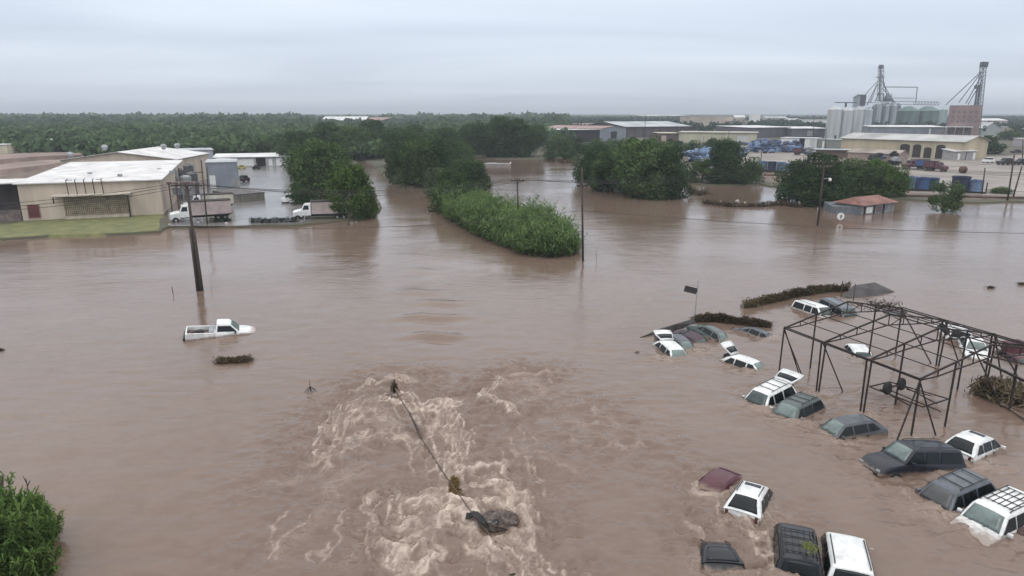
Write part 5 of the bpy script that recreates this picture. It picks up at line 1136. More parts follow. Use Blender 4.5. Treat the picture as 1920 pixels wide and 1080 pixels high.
# ---- white pickup
def pickup():
    root = empty('pickup', 'white single cab pickup drifting nose down with an open load bed, alone on the left', 'pickup')
    A = P(438, 602, 1.00); B = P(408, 603, 1.08); d = A - B; yaw = math.atan2(d.y, d.x)
    rot = Matrix.Rotation(yaw + R(3), 4, 'Z') @ Matrix.Rotation(R(5.0), 4, 'Y') @ Matrix.Rotation(R(3), 4, 'X'); H_ = 1.80
    root.matrix_world = Matrix.Translation((A + B) / 2 - rot @ Vector((.25, 0, H_))) @ rot
    W = .98
    mb = MB(); rows = []
    for x, zt, wf in ((2.75, .72, .74), (2.6, .92, .86), (2.1, 1.04, .95), (1.35, 1.12, 1), (.9, 1.15, 1), (-.55, 1.15, 1)):
        w2 = W * wf; hf = [(0, .35), (w2 * .9, .35), (w2, .6), (w2, zt - .12), (w2 * .93, zt), (w2 * .4, zt + .04), (0, zt + .05)]
        rows.append([(x, y, z) for y, z in hf] + [(x, -y, z) for y, z in hf[-2::-1]])
    mb.grid(rows); n = 13; mb.f.append(tuple(range(n))); mb.f.append(tuple(range(5 * n, 6 * n))[::-1])
    rows = []
    for x, z in ((1.35, 1.12), (.95, 1.45), (.62, 1.74), (.4, H_), (-.1, H_ + .02), (-.42, H_ - .02), (-.5, 1.55), (-.54, 1.12)):
        w2 = .90 + (.68 - .90) * (z - 1.12) / (H_ - 1.12); r = [(.92, 1.08), (w2 + .01, max(1.1, z - .07)), (w2 - .06, z), (0, z + .03)]
        rows.append([(x, y, zz) for y, zz in r] + [(x, -y, zz) for y, zz in r[-2::-1]])
    g = MB().grid(rows); mb.add(g.v, g.f); mb.build('cab', pw, root, auto=38)
    bed = MB()
    for s in (-1, 1): bed.bx(-2.75, -.58, s * .93 - .06, s * .93 + .06, .45, 1.14)
    bed.bx(-2.8, -2.7, -.99, .99, .45, 1.12); bed.bx(-.66, -.56, -.9, .9, .45, 1.14); bed.build('bed', pw, root, bevel=.02)
    MB().bx(-2.72, -.6, -.88, .88, .72, .80).build('bed_floor', mat('rusty bed floor', (.13, .085, .08), .8, var=.5, scale=4), root)
    MB().bx(-1.05, -.66, -.85, .85, .8, 1.2).build('tool_box', galv, root, bevel=.02)
    MB().lathe([(.28, 0), (.28, .2)], 14, (-1.7, .1, .82)).build('spare_wheel', rubber, root); MB().tube((-1.6, .5, .9), (-2.4, -.3, .95), .06).build('loose_pole', rust, root)
    W_ = lambda z: .90 + (.68 - .90) * (z - 1.12) / (H_ - 1.12)
    rows = [[(x + .02, (W_(z) - .1) * s, z + .03) for s in (-1, 0, 1)] for x, z in ((1.28, 1.19), (.68, 1.70))]
    MB().grid(rows).build('windscreen', gg, root, solid=.01)
    for s in (-1, 1):
        v = [(x, s * (W_(z) + .03), z) for x, z in ((-.40, 1.2), (1.12, 1.2), (.62, 1.66), (-.36, 1.66))]; MB().add(v, [(0, 1, 2, 3) if s < 0 else (3, 2, 1, 0)]).build('side_window', glass, root, solid=.01)
        MB().box((1.0, s * 1.08, 1.2), (.14, .22, .2)).build('mirror', trim, root, bevel=.02)
        MB().box((2.62, s * .7, .78), (.14, .3, .2)).build('headlight', chrome, root)
        MB().box((-2.79, s * .9, .9), (.06, .14, .34)).build('tail_light', mat('red lamp lens', (.10, .015, .015)), root)
    MB().grid([[(-.56, y, z) for y in (-.6, .6)] for z in (1.25, 1.62)]).build('rear_window', glass, root, solid=.01)
    MB().bx(-2.98, -2.82, -.95, .95, .52, .72).build('rear_bumper', trim, root, bevel=.03)
    for x in (1.8, -1.75):
        for s in (-1, 1):
            wv = MB(); wv.lathe([(.2, -.12), (.38, -.12), (.38, .12), (.2, .12)], 18); wv.v = [(v[0] + x, v[2] + s * .85, v[1] + .4) for v in wv.v]; wv.build('wheel', rubber, root)
pickup()

# ---- lorries and small vehicles in the yards
def lorry(label, base_l, base_r, z, body='box', L_=9.5, cabm=None, boxm=None, hb=3.4, roofm=None, grp='white box lorries in the flooded yard', stripe=True):
    a, b = P(*base_l, z), P(*base_r, z); d = b - a; root = empty('lorry', label, 'lorry', a, math.atan2(d.y, d.x), grp); L_ = d.length
    cabm = cabm or pw; boxm = boxm or mat('pinkish white box body', (.46, .38, .37), .6, var=.25, scale=.5); y0, y1 = 0, 2.4
    mb = MB(); rows = []
    for x, zt in ((0, 1.2), (.1, 1.65), (.9, 1.85), (1.6, 1.95)): rows.append([(x, y0 + .15, .7), (x, y0 + .1, zt - .15), (x, y0 + .35, zt), (x, y1 - .35, zt), (x, y1 - .1, zt - .15), (x, y1 - .15, .7)])
    mb.grid(rows); mb.f.append((0, 1, 2, 3, 4, 5)); mb.build('bonnet', cabm, root, smooth=False)
    cb = MB(); v = [(1.5, .05, .9), (3.1, .05, .9), (3.1, 2.35, .9), (1.5, 2.35, .9), (1.5, .05, 1.9), (3.1, .05, 1.9), (3.1, 2.35, 1.9), (1.5, 2.35, 1.9), (1.95, .2, 2.85), (3.1, .2, 2.9), (3.1, 2.2, 2.9), (1.95, 2.2, 2.85)]
    cb.add(v, [(0,3,2,1),(0,1,5,4),(1,2,6,5),(2,3,7,6),(3,0,4,7),(4,5,9,8),(5,6,10,9),(6,7,11,10),(7,4,8,11),(8,9,10,11)]).build('cab', cabm, root, bevel=.06)
    MB().add([(1.52, .25, 1.98), (1.52, 2.15, 1.98), (1.9, 2.05, 2.75), (1.9, .35, 2.75)], [(0, 3, 2, 1)]).build('windscreen', glass, root, solid=.02)
    MB().add([(1.75, .05, 1.95), (2.8, .05, 1.95), (2.75, .15, 2.65), (2.05, .15, 2.65)], [(0, 1, 2, 3)]).build('side_window', glass, root, solid=-.03)
    bx_ = MB().bx(3.3, L_, y0, y1, 1.15, hb).build('box_body', boxm, root, bevel=.03)
    MB().bx(3.25, L_ + .05, y0 - .04, y1 + .04, hb, hb + .14).build('top_rail', rust, root)
    MB().bx(3.2, L_ + .05, y0 - .03, y1 + .03, 1.0, 1.15).build('chassis_rail', rust, root)
    MB().bx(1.2, L_ - .3, .7, 1.7, .7, .98).build('chassis', black, root); MB().tube((3.2, .2, 1), (3.2, .2, 3.6), .08).build('exhaust_stack', chrome, root)
    for x in (.85, L_ - 2.2, L_ - 1.1):
        for y in (.25, 2.15):
            wv = MB(); wv.lathe([(.22, -.16), (.5, -.16), (.52, 0), (.5, .16), (.22, .16)], 18); wv.v = [(v[0] + x, v[2] + y, v[1] + .5) for v in wv.v]; w0 = wv.build('wheel', rubber, root)
            rv = MB(); rv.lathe([(.2, -.18), (.2, .18)], 12); rv.v = [(v[0] + x, v[2] + y, v[1] + .5) for v in rv.v]; rv.build('rim', chrome, w0)
    return root
lorry('nearer white lorry with pinkish box body, left of the flooded yard', (320, 420), (436, 412), .1)
lorry('farther white lorry with cream box body behind the nearer one, left of the flooded yard', (345, 399), (440, 393), .2, boxm=mat('cream box body', (.58, .55, .46), .6, var=.3, scale=.6), hb=3.0)
lorry('white lorry with long pinkish box body half hidden by the round lighter tree', (549, 415), (657, 412), 0.0, hb=3.2)
# white service truck and small vehicles
def small_vehicle(label, px, py, wpx, cat, pm, z=.34, name='van', yaw=0.0, open_=False, grp=None, ratio=1.0):
    b = P(px, py, z); s = wpx * depth(b) / FPX; o = empty(name, label, cat, b, yaw, grp); L_ = s; W_ = L_ * .42 * ratio; H_ = L_ * .36 * ratio
    mb = MB(); rows = []
    for x, zt in ((-.5, .42), (-.47, .60), (-.22, .66), (-.14, .68), (.30, .68), (.5, .66), (.5, .3)):
        rows.append([(x * L_, -W_ / 2, .2 * H_), (x * L_, -W_ / 2, zt * H_ * .95), (x * L_, -W_ * .42, zt * H_), (x * L_, W_ * .42, zt * H_), (x * L_, W_ / 2, zt * H_ * .95), (x * L_, W_ / 2, .2 * H_)])
    mb.grid(rows); mb.f.append((0, 1, 2, 3, 4, 5)); mb.f.append(tuple(range(36, 42))[::-1]); mb.build('body', pm, o)
    v = [(-.25, -.46, .66), (.34, -.46, .66), (.34, .46, .66), (-.25, .46, .66), (-.12, -.38, 1.0), (.26, -.38, 1.0), (.26, .38, 1.0), (-.12, .38, 1.0)]
    MB().add([(a * L_, b_ * W_, c * H_) for a, b_, c in v], [(0,1,5,4),(1,2,6,5),(2,3,7,6),(3,0,4,7)]).build('windows', glass, o)
    MB().add([(a * L_, b_ * W_, c * H_) for a, b_, c in [(-.14, -.4, .99), (.28, -.4, .99), (.28, .4, .99), (-.14, .4, .99), (-.12, -.36, 1.06), (.25, -.36, 1.06), (.25, .36, 1.06), (-.12, .36, 1.06)]], [(0,3,2,1),(4,5,6,7),(0,1,5,4),(1,2,6,5),(2,3,7,6),(3,0,4,7)]).build('roof', pm, o)
    for x in (-.32, .32):
        for y in (-.42, .42):
            r = H_ * .24; wv = MB(); wv.lathe([(r * .5, -r * .35), (r, -r * .35), (r, r * .35), (r * .5, r * .35)], 12); wv.v = [(v_[0] + x * L_, v_[2] + y * W_, v_[1] + r) for v_ in wv.v]; wv.build('wheel', rubber, o)
    return o
small_vehicle('small white pickup with tool crates parked in the flooded yard', 545, 381, 30, 'pickup', pw, .2, 'service_pickup', ratio=1.6)
small_vehicle('dark purple car parked in the flooded yard beside the metal shed', 457, 341, 19, 'car', pplum, .3, 'parked_car', ratio=1.7, yaw=1.2)
small_vehicle('dark forklift at the black bay of the long low building', 481, 317, 13, 'forklift', pblack, .3, 'forklift', ratio=1.6)
small_vehicle('yellow machine in front of the long low building', 453, 316, 15, 'loader', mat('faded yellow paint', (.42, .38, .12), .5), .3, 'loader', ratio=1.1)
small_vehicle('white van parked on the gravel yard right of the small store', 1852, 305, 17, 'van', pw, .34, 'van', ratio=1.5, yaw=.2)
small_vehicle('dark green truck with hump shaped load at the right side of the yard', 1885, 309, 28, 'truck', pblack, .34, 'truck', ratio=1.2)
small_vehicle('dark truck with white top at the right edge of the yard', 1914, 309, 26, 'truck', pblack, .34, 'truck', ratio=1.2)
small_vehicle('white car parked left of the blue scrap heap', 1400, 284, 16, 'car', paint('pale green', (.45, .52, .48)), .34, 'parked_car', ratio=.9)
small_vehicle('dark car in the long scrub by the hut at the far right', 1905, 287, 18, 'car', pplum, .34, 'parked_car')
cargo = mat('weathered maroon skip paint', (.12, .05, .065), .7, var=.4); bluep = mat('blue scrap paint', (.045, .10, .24), .5, var=.45, scale=.8, c2=(.03, .045, .09)); blued = mat('dark blue scrap paint', (.035, .05, .11), .5, var=.5, scale=.8)
bluel = mat('pale blue scrap paint', (.17, .26, .42), .5, var=.4, scale=.8)
tr = lambda lab, a, b_, bm_, cm_: lorry(lab, a, b_, .34, boxm=bm_, cabm=cm_, hb=3.0, grp='old refuse lorries parked in the yard')
tr('dark red lorry with blue body parked in front of the arched doorways', (1700, 318), (1742, 317), bluep, cargo)
tr('maroon lorry parked nose right beside the blue bodied lorry', (1778, 322), (1738, 319), cargo, cargo)
tr('plum coloured lorry at the right end of the blue scrap heap', (1520, 291), (1488, 290), cargo, blued)
# round blue steel bins in rows on the bank and in the yard
def bin_proto(kind):
    o = empty('scrap_skip', 'skip', 'skip'); s = 1.0
    MB().lathe([(.80, 0), (1.0, .22), (1.02, 1.25), (1.10, 1.32), (1.10, 1.42), (.98, 1.42), (.95, 1.2), (.9, .3)], 18).build('tub', (bluel, bluep, blued)[kind], o)
    mb = MB(); mb.tube((-1.25, -.9, -.3), (-1.25, -.9, 1.2), .09); mb.tube((1.25, -.9, -.3), (1.25, -.9, 1.2), .09); mb.bx(-1.3, 1.3, -1.0, -.8, 0, .2); mb.build('support', rust, o)
    return o
bins = [bin_proto(k) for k in range(3)]; used = [0, 0, 0]
def put_bin(k, px, py, z, wpx, label, grp, hs=1.0, dz=0):
    o = copy_tree(bins[k]) if used[k] else bins[k]; used[k] = 1; b = P(px, py, z); s = wpx / 2 * depth(b) / FPX / 1.1
    o.location = b + Vector((0, s, dz)); o.scale = (s, s, s * hs); o.rotation_euler = (0, 0, random.uniform(-.3, .3)); return tag(o, label, 'skip', grp)
for i, (px, py, w_) in enumerate([(1432, 322, 17), (1449, 323, 17), (1466, 324, 17), (1483, 326, 17), (1500, 327, 17)]):
    put_bin((0, 2, 0, 0, 1)[i], px, py, .3, w_, ['blue tub first from the left in the row on the bank', 'dark blue tub second in the left row on the bank', 'pale blue tub third in the left row on the bank', 'pale blue tub fourth in the left row on the bank', 'bright blue tub at the right end of the left row on the bank'][i], 'left row of blue tubs on the bank', 1.75)
for i, (px, py, w_) in enumerate([(1714, 358, 27), (1734, 359, 27), (1752, 358, 25), (1808, 362, 32), (1835, 363, 26)]):
    put_bin((0, 1, 1, 2, 0)[i], px, py, .3, w_, ['pale blue tub at the left end of the right row', 'bright blue tub second in the right row', 'bright blue tub just left of the lone tree', 'wide dark blue tub just right of the lone tree', 'pale blue tub beside the short thick pole'][i], 'right row of blue tubs on the bank', 1.45)
rd = random.Random(9)
def heap(label, quad, n, seed, mats_):
    r_ = random.Random(seed); c = P(sum(q[0] for q in quad) / 4, sum(q[1] for q in quad) / 4, .34); o = empty('scrap_heap', label, 'scrap heap', c)
    for i in range(n):
        u, v = r_.random(), r_.random(); px = (quad[0][0] * (1 - u) + quad[1][0] * u) * (1 - v) + (quad[3][0] * (1 - u) + quad[2][0] * u) * v; py = (quad[0][1] * (1 - u) + quad[1][1] * u) * (1 - v) + (quad[3][1] * (1 - u) + quad[2][1] * u) * v
        p = P(px, py, .34) - c; L_, W_, H_ = r_.uniform(2.4, 4.6), r_.uniform(1.6, 2.2), r_.uniform(.9, 1.7); lv_ = r_.choice([0, 0, 1, 2]) * 1.3
        m_ = Matrix.Rotation(r_.uniform(0, 6.28), 4, 'Z') @ Matrix.Rotation(r_.uniform(-.35, .35), 4, 'X') @ Matrix.Rotation(r_.uniform(-.35, .35), 4, 'Y')
        mb = MB(); mb.box(p + Vector((0, 0, lv_ + H_ / 2)), (L_, W_, H_ * .6), M4=m_); mb.box(p + Vector((0, 0, lv_ + H_ * .95)), (L_ * .55, W_ * .85, H_ * .5), M4=m_, taper=.7)
        mb.build('crushed_car', r_.choice(mats_), o)
    return o
heap('blue and grey scrap heap seen between the island trees and the tall dark tree', [(1288, 308), (1345, 312), (1350, 290), (1300, 286)], 74, 1, [bluel, bluep, blued, galv, bluel])
heap('long dark blue scrap heap left of the white workshop', [(1408, 288), (1500, 286), (1495, 272), (1404, 274)], 110, 2, [bluep, blued, blued, bluel])
heap('scrap heap right of the tall dark tree beside the white car', [(1372, 300), (1400, 296), (1398, 280), (1376, 282)], 26, 3, [blued, galv, bluep])
heap('row of dark scrap along the foot of the low brown roofed shed', [(1630, 306), (1690, 312), (1690, 309), (1630, 304)], 9, 4, [black, blued, galv])
heap('dark clutter in the yard right of the white workshop', [(1510, 294), (1530, 295), (1530, 291), (1512, 288)], 7, 5, [galv, black, galv])
b_ = P(1805, 324, .34); o = empty('round_bale', 'brown round bale alone on the gravel yard', 'bale', b_); bl = MB(); bl.lathe([(.9, -.8), (1.0, -.7), (1.0, .7), (.9, .8)], 16); bl.v = [(v[2], v[0], v[1] + .95) for v in bl.v]; bl.build('bale', mat('brown bale', (.16, .09, .06), .95, var=.5), o, smooth=True); MB().tube((-.2, 0, .95), (.2, 0, .95), 1.03, n=16).build('binding', rust, o)
# retaining kerb along the right bank
q0, q1 = P(1695, 373, 0), P(1935, 378, 0); mb = MB(); mb.box((q0 + q1) / 2 + Vector((0, 2.0, .25)), ((q1 - q0).length, .35, .9), math.atan2((q1 - q0).y, (q1 - q0).x)); o = mb.build('retaining_wall', mat('dark stained bank wall', (.10, .065, .055), .85, var=.5, scale=.6)); tag(o, 'low dark stained retaining wall along the right bank', 'wall')
q0, q1 = P(1432, 331, 0), P(1508, 335, 0); mb = MB(); mb.box((q0 + q1) / 2, ((q1 - q0).length, .4, 1.4), math.atan2((q1 - q0).y, (q1 - q0).x)); o = mb.build('retaining_wall', mat('mossy earth wall', (.14, .095, .05), .9, var=.5, scale=1)); tag(o, 'mossy earth wall under the left row of blue tubs', 'wall')
# ------------------------------------------------------------ steel frame of a roofless shed
fr = empty('steel_frame', 'skeleton of a roofless gabled steel shed standing in the flood among the cars', 'steel frame', (19, 44.4, 0))
FO = fr.location.copy(); Dn = Vector((.40, -.9165, 0)); Dt = Vector((.9165, .40, 0))
bays = [(Vector((19.05, 44.45, 0))), Vector((20.42, 41.38, 0)), Vector((21.8, 38.22, 0)), Vector((23.02, 35.08, 0))]
prof = [(0, 3.5), (3, 4.1), (6, 4.7), (9, 4.1), (12, 3.5)]
def fp(i, t, z): return bays[i] + Dt * t + Vector((0, 0, z)) - FO
def beam(nm, pts, r=.05, m=rust, n=4): return MB().path([Vector(p) + Vector((random.uniform(-.03, .03), random.uniform(-.03, .03), random.uniform(-.03, .03))) for p in pts], r * 1.18, n).build(nm, m, fr)
for i in range(4):
    beam('top_chord', [fp(i, t, z) for t, z in prof], .055)
    beam('bottom_chord', [fp(i, 0, 3.45), fp(i, 1.5, 3.45), fp(i, 3, 3.62), fp(i, 6, 3.9), fp(i, 9, 3.62), fp(i, 10.5, 3.45), fp(i, 12, 3.45)], .04)
    mb = MB()
    for t in (1.5, 3, 4.5, 6, 7.5, 9, 10.5):
        zt = 4.7 - abs(t - 6) * .2; zb = 3.45 + max(0, (6 - abs(t - 6) - 1.5)) * .1; mb.tube(fp(i, t, zb), fp(i, t, zt), .035, n=4)
        if t in (4.5, 6, 7.5): s = 1 if t <= 6 else -1; mb.tube(fp(i, t, zt), fp(i, t + 1.3 * s, zb + .12), .03, n=4)
    mb.build('web_strut', rust, fr)
    for t, z in ((0, 3.5), (12, 3.5)):
        for s in ((-.16, .16) if i in (1, 2) else (0,)): beam('column', [fp(i, t, -1.5) + Dn * s * .5, fp(i, t, z) + Dn * s], .05)
    if i != 1: beam('column', [fp(i, 3, -1.5), fp(i, 3, 4.1)], .05)
    if i in (0, 2): beam('column', [fp(i, 9, -1.5), fp(i, 9, 4.1)], .05)
for t, z in prof + [(0, 3.42), (12, 3.42), (1.5, 3.8), (4.5, 4.4), (7.5, 4.4), (10.5, 3.8)]:
    beam('purlin', [fp(0, t, z + .04), fp(3, t, z + .04)], .04 if t in (0, 12, 6) else .03)
for i, t, j, t2, z0 in [(0,0,0,1.6,3.4),(0,0,0,1.9,3.4),(1,0,1,2.0,3.4),(3,0,3,1.7,3.4),(3,0,3,-2.3,3.4),(1,12,1,14,3.4),(2,12,2,13.2,3.4),(0,12,1,12,3.4),(2,12,3,12,3.4),(2,9,3,9,4.0)]:
    beam('brace', [fp(i, t, z0), fp(j, t2, -.6) + (Dn * .6 if i == j else Vector((0, 0, 0)))], .042)
rng = np.random.default_rng(31); C = rng.normal(size=(500, 3)) * (.7, .45, .18) + np.array(fp(0, 9.6, 4.0)); V, F = leaf_quads(C, rng.uniform(.06, .16, 500), rng, asp=.25); np_mesh('caught_debris', V, F, leafmat('caught debris', (.02, .016, .014), (.10, .08, .065), .1), fr)
# second, lower frame at the right edge
f2 = empty('beam_rack', 'heavy dark steel beam rack beside the brush pile at the right edge', 'rack', P(1890, 755)); o0 = f2.location
mb = MB(); top = [P(1845, 678, 2.3), P(1925, 716, 2.3), P(1930, 690, 2.3)]
MB().path([top[0] - o0, top[1] - o0], .10, 4).build('beam', rust, f2)
MB().path([top[0] - o0 + Vector((0, 1.5, .1)), top[2] - o0 + Vector((0,.4,.1))], .06, 4).build('beam', rust, f2)
for px, py in ((1895, 747), (1918, 756), (1893, 770)):
    b_ = P(px, py, 0) ; MB().path([b_ - o0 - Vector((0, 0, 1)), b_ - o0 + Vector((.1, .2, 2.3))], .075, 4).build('post', rust, f2)
MB().box(P(1905, 650, 1.6) - o0, (1.5, 1.0, .7), .3).build('maroon_box', mat('maroon tank', (.10, .035, .045), .7, var=.4), f2)
MB().path([P(1860, 642, 3.2) - o0, P(1930, 648, 3.2) - o0], .07, 4).build('beam', rust, f2)
# upturned trailer
tl = empty('upturned_trailer', 'upturned trailer chassis with two wheels inside the steel frame', 'trailer', P(1690, 745)); o0 = tl.location
for px, py in ((1664, 728), (1690, 720)):
    c = P(px, py, .75) - o0; wv = MB(); wv.lathe([(.17, -.13), (.36, -.14), (.42, -.06), (.42, .06), (.36, .14), (.17, .13)], 20); ax = Vector((.55, -.80, .1)).normalized(); qm = Vector((0, 0, 1)).rotation_difference(ax).to_matrix()
    wv.v = [tuple(qm @ Vector(v) + c) for v in wv.v]; w0 = wv.build('wheel', rubber, tl); rv = MB(); rv.lathe([(.165, -.1), (.165, .1)], 14); rv.v = [tuple(qm @ Vector(v) + c) for v in rv.v]; rv.build('rim', mat('dirty rim', (.09, .08, .075), .7), w0)
MB().tube(P(1664, 728, .75) - o0, P(1690, 720, .75) - o0, .07).build('axle', rust, tl)
pts = [P(1630, 725, .55), P(1668, 716, .55), P(1779, 748, .45), P(1730, 763, .35), P(1630, 725, .55)]
MB().path([p - o0 for p in pts], .05, 4).build('chassis', rust, tl)
for a, b_ in (((1672, 733), (1765, 772)), ((1690, 722), (1757, 757)), ((1700, 730), (1745, 742)), ((1650, 730), (1705, 760))): MB().tube(P(*a, .6) - o0, P(*b_, .2) - o0, .045, n=4).build('crossbar', rust, tl)

# ------------------------------------------------------------ debris
brush = leafmat('dead brush', (.030, .022, .015), (.13, .10, .065), .1); reed = leafmat('dry reed brush', (.06, .05, .03), (.22, .18, .12), .1); mossy = leafmat('green brown brush', (.045, .04, .022), (.12, .12, .055), .1)
def brushline(name, label, cat, pts, w, h, n, m, seed, ll=.28, m2=None):
    """a fence or heap clad with flood wrack along a line of photograph points"""
    rg = np.random.default_rng(seed); q = [P(*p) for p in pts]; o = empty(name, label, cat, q[0]); o0 = q[0]; ls = [(b - a).length for a, b in zip(q, q[1:])]; tot = sum(ls); C = []
    for _ in range(n):
        s = rg.uniform(0, tot); i = 0
        while s > ls[i] and i < len(ls) - 1: s -= ls[i]; i += 1
        p = q[i].lerp(q[i + 1], s / ls[i]); hh = h * (.45 + .75 * float(fbm(np.array(p.x * 1.7 + 90), np.array(p.y * 1.7 + 90), 3, seed))); zz = rg.uniform(-.1, 1) * hh
        C.append((p.x + rg.normal(0, w * (1 - .5 * max(0, zz) / max(h, .01))) - o0.x, p.y + rg.normal(0, w * .6) - o0.y, zz))
    C = np.array(C); V, F = leaf_quads(C, rg.uniform(.5, 1.3, n) * ll, rg, asp=.16); np_mesh('wrack', V, F, m, o)
    mb = MB()
    for k in range(max(6, min(60, int(tot * 4)))):
        s = rg.uniform(0, tot); i = 0
        while s > ls[i] and i < len(ls) - 1: s -= ls[i]; i += 1
        p = q[i].lerp(q[i + 1], s / ls[i]) - o0; a = rg.uniform(0, 6.28); e_ = Vector((math.cos(a), math.sin(a), rg.uniform(-.15, .6))) * rg.uniform(.5, 1.5) * h
        mb.tube(p + Vector((0, 0, h * .3)), p + e_ + Vector((0, 0, h * .4)), .02, .008, 4)
    mb.build('twigs', bark, o); core = MB()
    for a, b_ in zip(q, q[1:]): core.tube(a - o0 + Vector((0, 0, h * .08)), b_ - o0 + Vector((0, 0, h * .08)), h * .16, n=7)
    core.build('packed_mud', mat('packed wrack mud', (.055, .042, .032), .95, var=.5, scale=3, bump=.8, bscale=8), o)
    return o
brushline('wrack_fence', 'long fence thickly clad in brown flood wrack behind the white suv', 'fence', [(1397, 577), (1440, 567), (1490, 556), (1540, 548), (1590, 544)], .30, .85, 5200, leafmat('brown fence wrack', (.035, .028, .018), (.15, .125, .07), .1), 1, .22)
brushline('wrack_fence', 'shorter dark wrack covered fence above the car cluster', 'fence', [(1303, 603), (1340, 602), (1375, 606), (1410, 610), (1442, 613)], .26, .72, 3600, brush, 2, .22)
brushline('wrack_heap', 'tangled brown brush pile under the beam rack at the right edge', 'brush pile', [(1850, 738), (1870, 745), (1895, 752), (1908, 758)], .55, 1.3, 2400, reed, 3, .4)
brushline('wrack_raft', 'floating raft of dark wrack below the white pickup', 'wrack', [(411, 680), (435, 679), (463, 676)], .32, .40, 2200, brush, 4, .16)
brushline('wrack_raft', 'line of driftwood and pale rubbish at the mouth beside the light pole', 'wrack', [(1320, 381), (1360, 387), (1400, 388), (1440, 386), (1462, 384), (1500, 389)], .5, .9, 1500, brush, 5, .45)
brushline('wrack_raft', 'scattered dark driftwood off the right tip of the island', 'wrack', [(1296, 358), (1310, 366), (1325, 362)], .9, .9, 300, brush, 6, .5)
brushline('low_hedge', 'low dark hedge at the water line in front of the flooded yard', 'hedge', [(470, 421), (500, 421), (530, 420), (558, 420)], .4, 1.3, 2200, leafmat('dark hedge leaves', (.012, .018, .012), (.04, .055, .035), .1), 7, .25)
brushline('low_hedge', 'dark shrubs in the water in front of the nearer white lorry', 'hedge', [(395, 421), (420, 419), (432, 418)], .4, 1.2, 900, leafmat('dark hedge leaves', (.012, .018, .012), (.04, .055, .035), .1), 8, .25)
for i, (px, py, w_) in enumerate([(372, 420, .6), (425, 422, .8), (446, 423, .5), (318, 424, .6), (1352, 381, .9), (1382, 380, 1.0), (1396, 383, .8), (1535, 392, .6), (1548, 392, .5), (1500, 385, 1.0)]):
    o = empty('rubbish_bag', 'pale bundle of rubbish lying at the water line', 'rubbish', P(px, py, .05), i * 1.3, 'pale rubbish along the water line'); mb = MB(); mb.lathe([(.3, -.2), (.5, .1), (.45, .4), (.15, .6)], 9); rd = random.Random(i); mb.v = [(x * w_ * rd.uniform(.7, 1.3), y * w_ * .7 * rd.uniform(.7, 1.3), z * w_ * rd.uniform(.8, 1.2)) for x, y, z in mb.v]
    mb.build('bag', mat('pale plastic', (.42, .40, .39), .5), o, smooth=True); MB().tube((-.3 * w_, 0, .1), (.6 * w_, .1, .5 * w_), .05).build('stick', bark, o)
for lab, px, py, w_ in (('small dark floating clump far right', 1858, 540, .45), ('second dark floating clump at the far right edge', 1916, 533, .5), ('small dark float left of the car cluster', 1195, 661, .18), ('dark drift bump near the head of the water, left one', 1032, 303, 2.2), ('dark drift bump near the head of the water, right one', 1058, 305, 3.2), ('dark object at the left edge of the flood', 1, 657, .35), ('small dark stick near the bottom edge', 962, 1078, .14)):
    o = empty('drift_clump', lab, 'driftwood', P(px, py)); rg = np.random.default_rng(int(px)); n = 160; C = np.stack([rg.normal(0, .45, n), rg.normal(0, .25, n), np.abs(rg.normal(0, .22, n))], 1) * w_; V, F = leaf_quads(C, rg.uniform(.1, .3, n) * w_, rg, asp=.3); np_mesh('leaves', V, F, brush, o); MB().tube((-w_ * .8, 0, 0), (w_ * .8, .1 * w_, .2 * w_), w_ * .12, w_ * .05, 6).build('stick', bark, o)
# logs at the right brush pile
for (x0, y0, x1, y1, r) in ((1848, 738, 1925, 786, .09), (1860, 742, 1930, 792, .06), (1852, 730, 1900, 700, .04), (1875, 758, 1925, 772, .05)):
    a, b_ = P(x0, y0, .12), P(x1, y1, .08); o = empty('log', 'bleached log floating from the brush pile towards the right edge', 'log', a, 0, 'bleached logs by the brush pile'); MB().tube((0, 0, 0), b_ - a, r, r * .6, 8).build('stem', mat('driftwood', (.17, .12, .10), .9, var=.4), o, smooth=True); MB().tube((b_ - a) * .4, (b_ - a) * .45 + Vector((.3, .3, .35)), r * .4, r * .2, 5).build('branch', mat('driftwood', (.17, .12, .10)), o)
# sunken tent-like sheet roof
def awash(name, label, pts, zs, m):
    o = empty(name, label, 'sheet', P(*pts[0])); o0 = P(*pts[0]); v = [P(x, y, z) - o0 for (x, y), z in zip(pts, zs)]; n = len(v); c = sum(v, Vector()) / n; c.z = max(zs) * .75
    mb = MB().add(v + [c], [(i, (i + 1) % n, n) for i in range(n)]); mb.build('sheet', m, o, solid=.05, sub=0); MB().path([v[0], c, v[n // 2]], .04).build('ridge_pole', rust, o); return o
sht = mat('dark wet tarpaulin', (.050, .043, .045), .6, var=.4, scale=.8)
awash('sunken_awning', 'dark pointed sheet roof awash at the right end of the long wrack fence', [(1580, 556), (1600, 536), (1640, 530), (1678, 548), (1640, 556), (1605, 560)], [.1, .75, .7, -.05, -.08, -.08], sht)
awash('sunken_awning', 'dark slanting sheet awash at the far left of the car cluster', [(1200, 633), (1240, 616), (1300, 598), (1304, 606), (1270, 620)], [-.03, .3, .6, .3, -.05], sht)
pole('short post at the right end of the long wrack fence', (1577, 556), (1580, 527), .06, name='post', cat='post')
pole('second post standing in the dark pointed sheet', (1600, 562), (1604, 532), .05, name='post', cat='post')
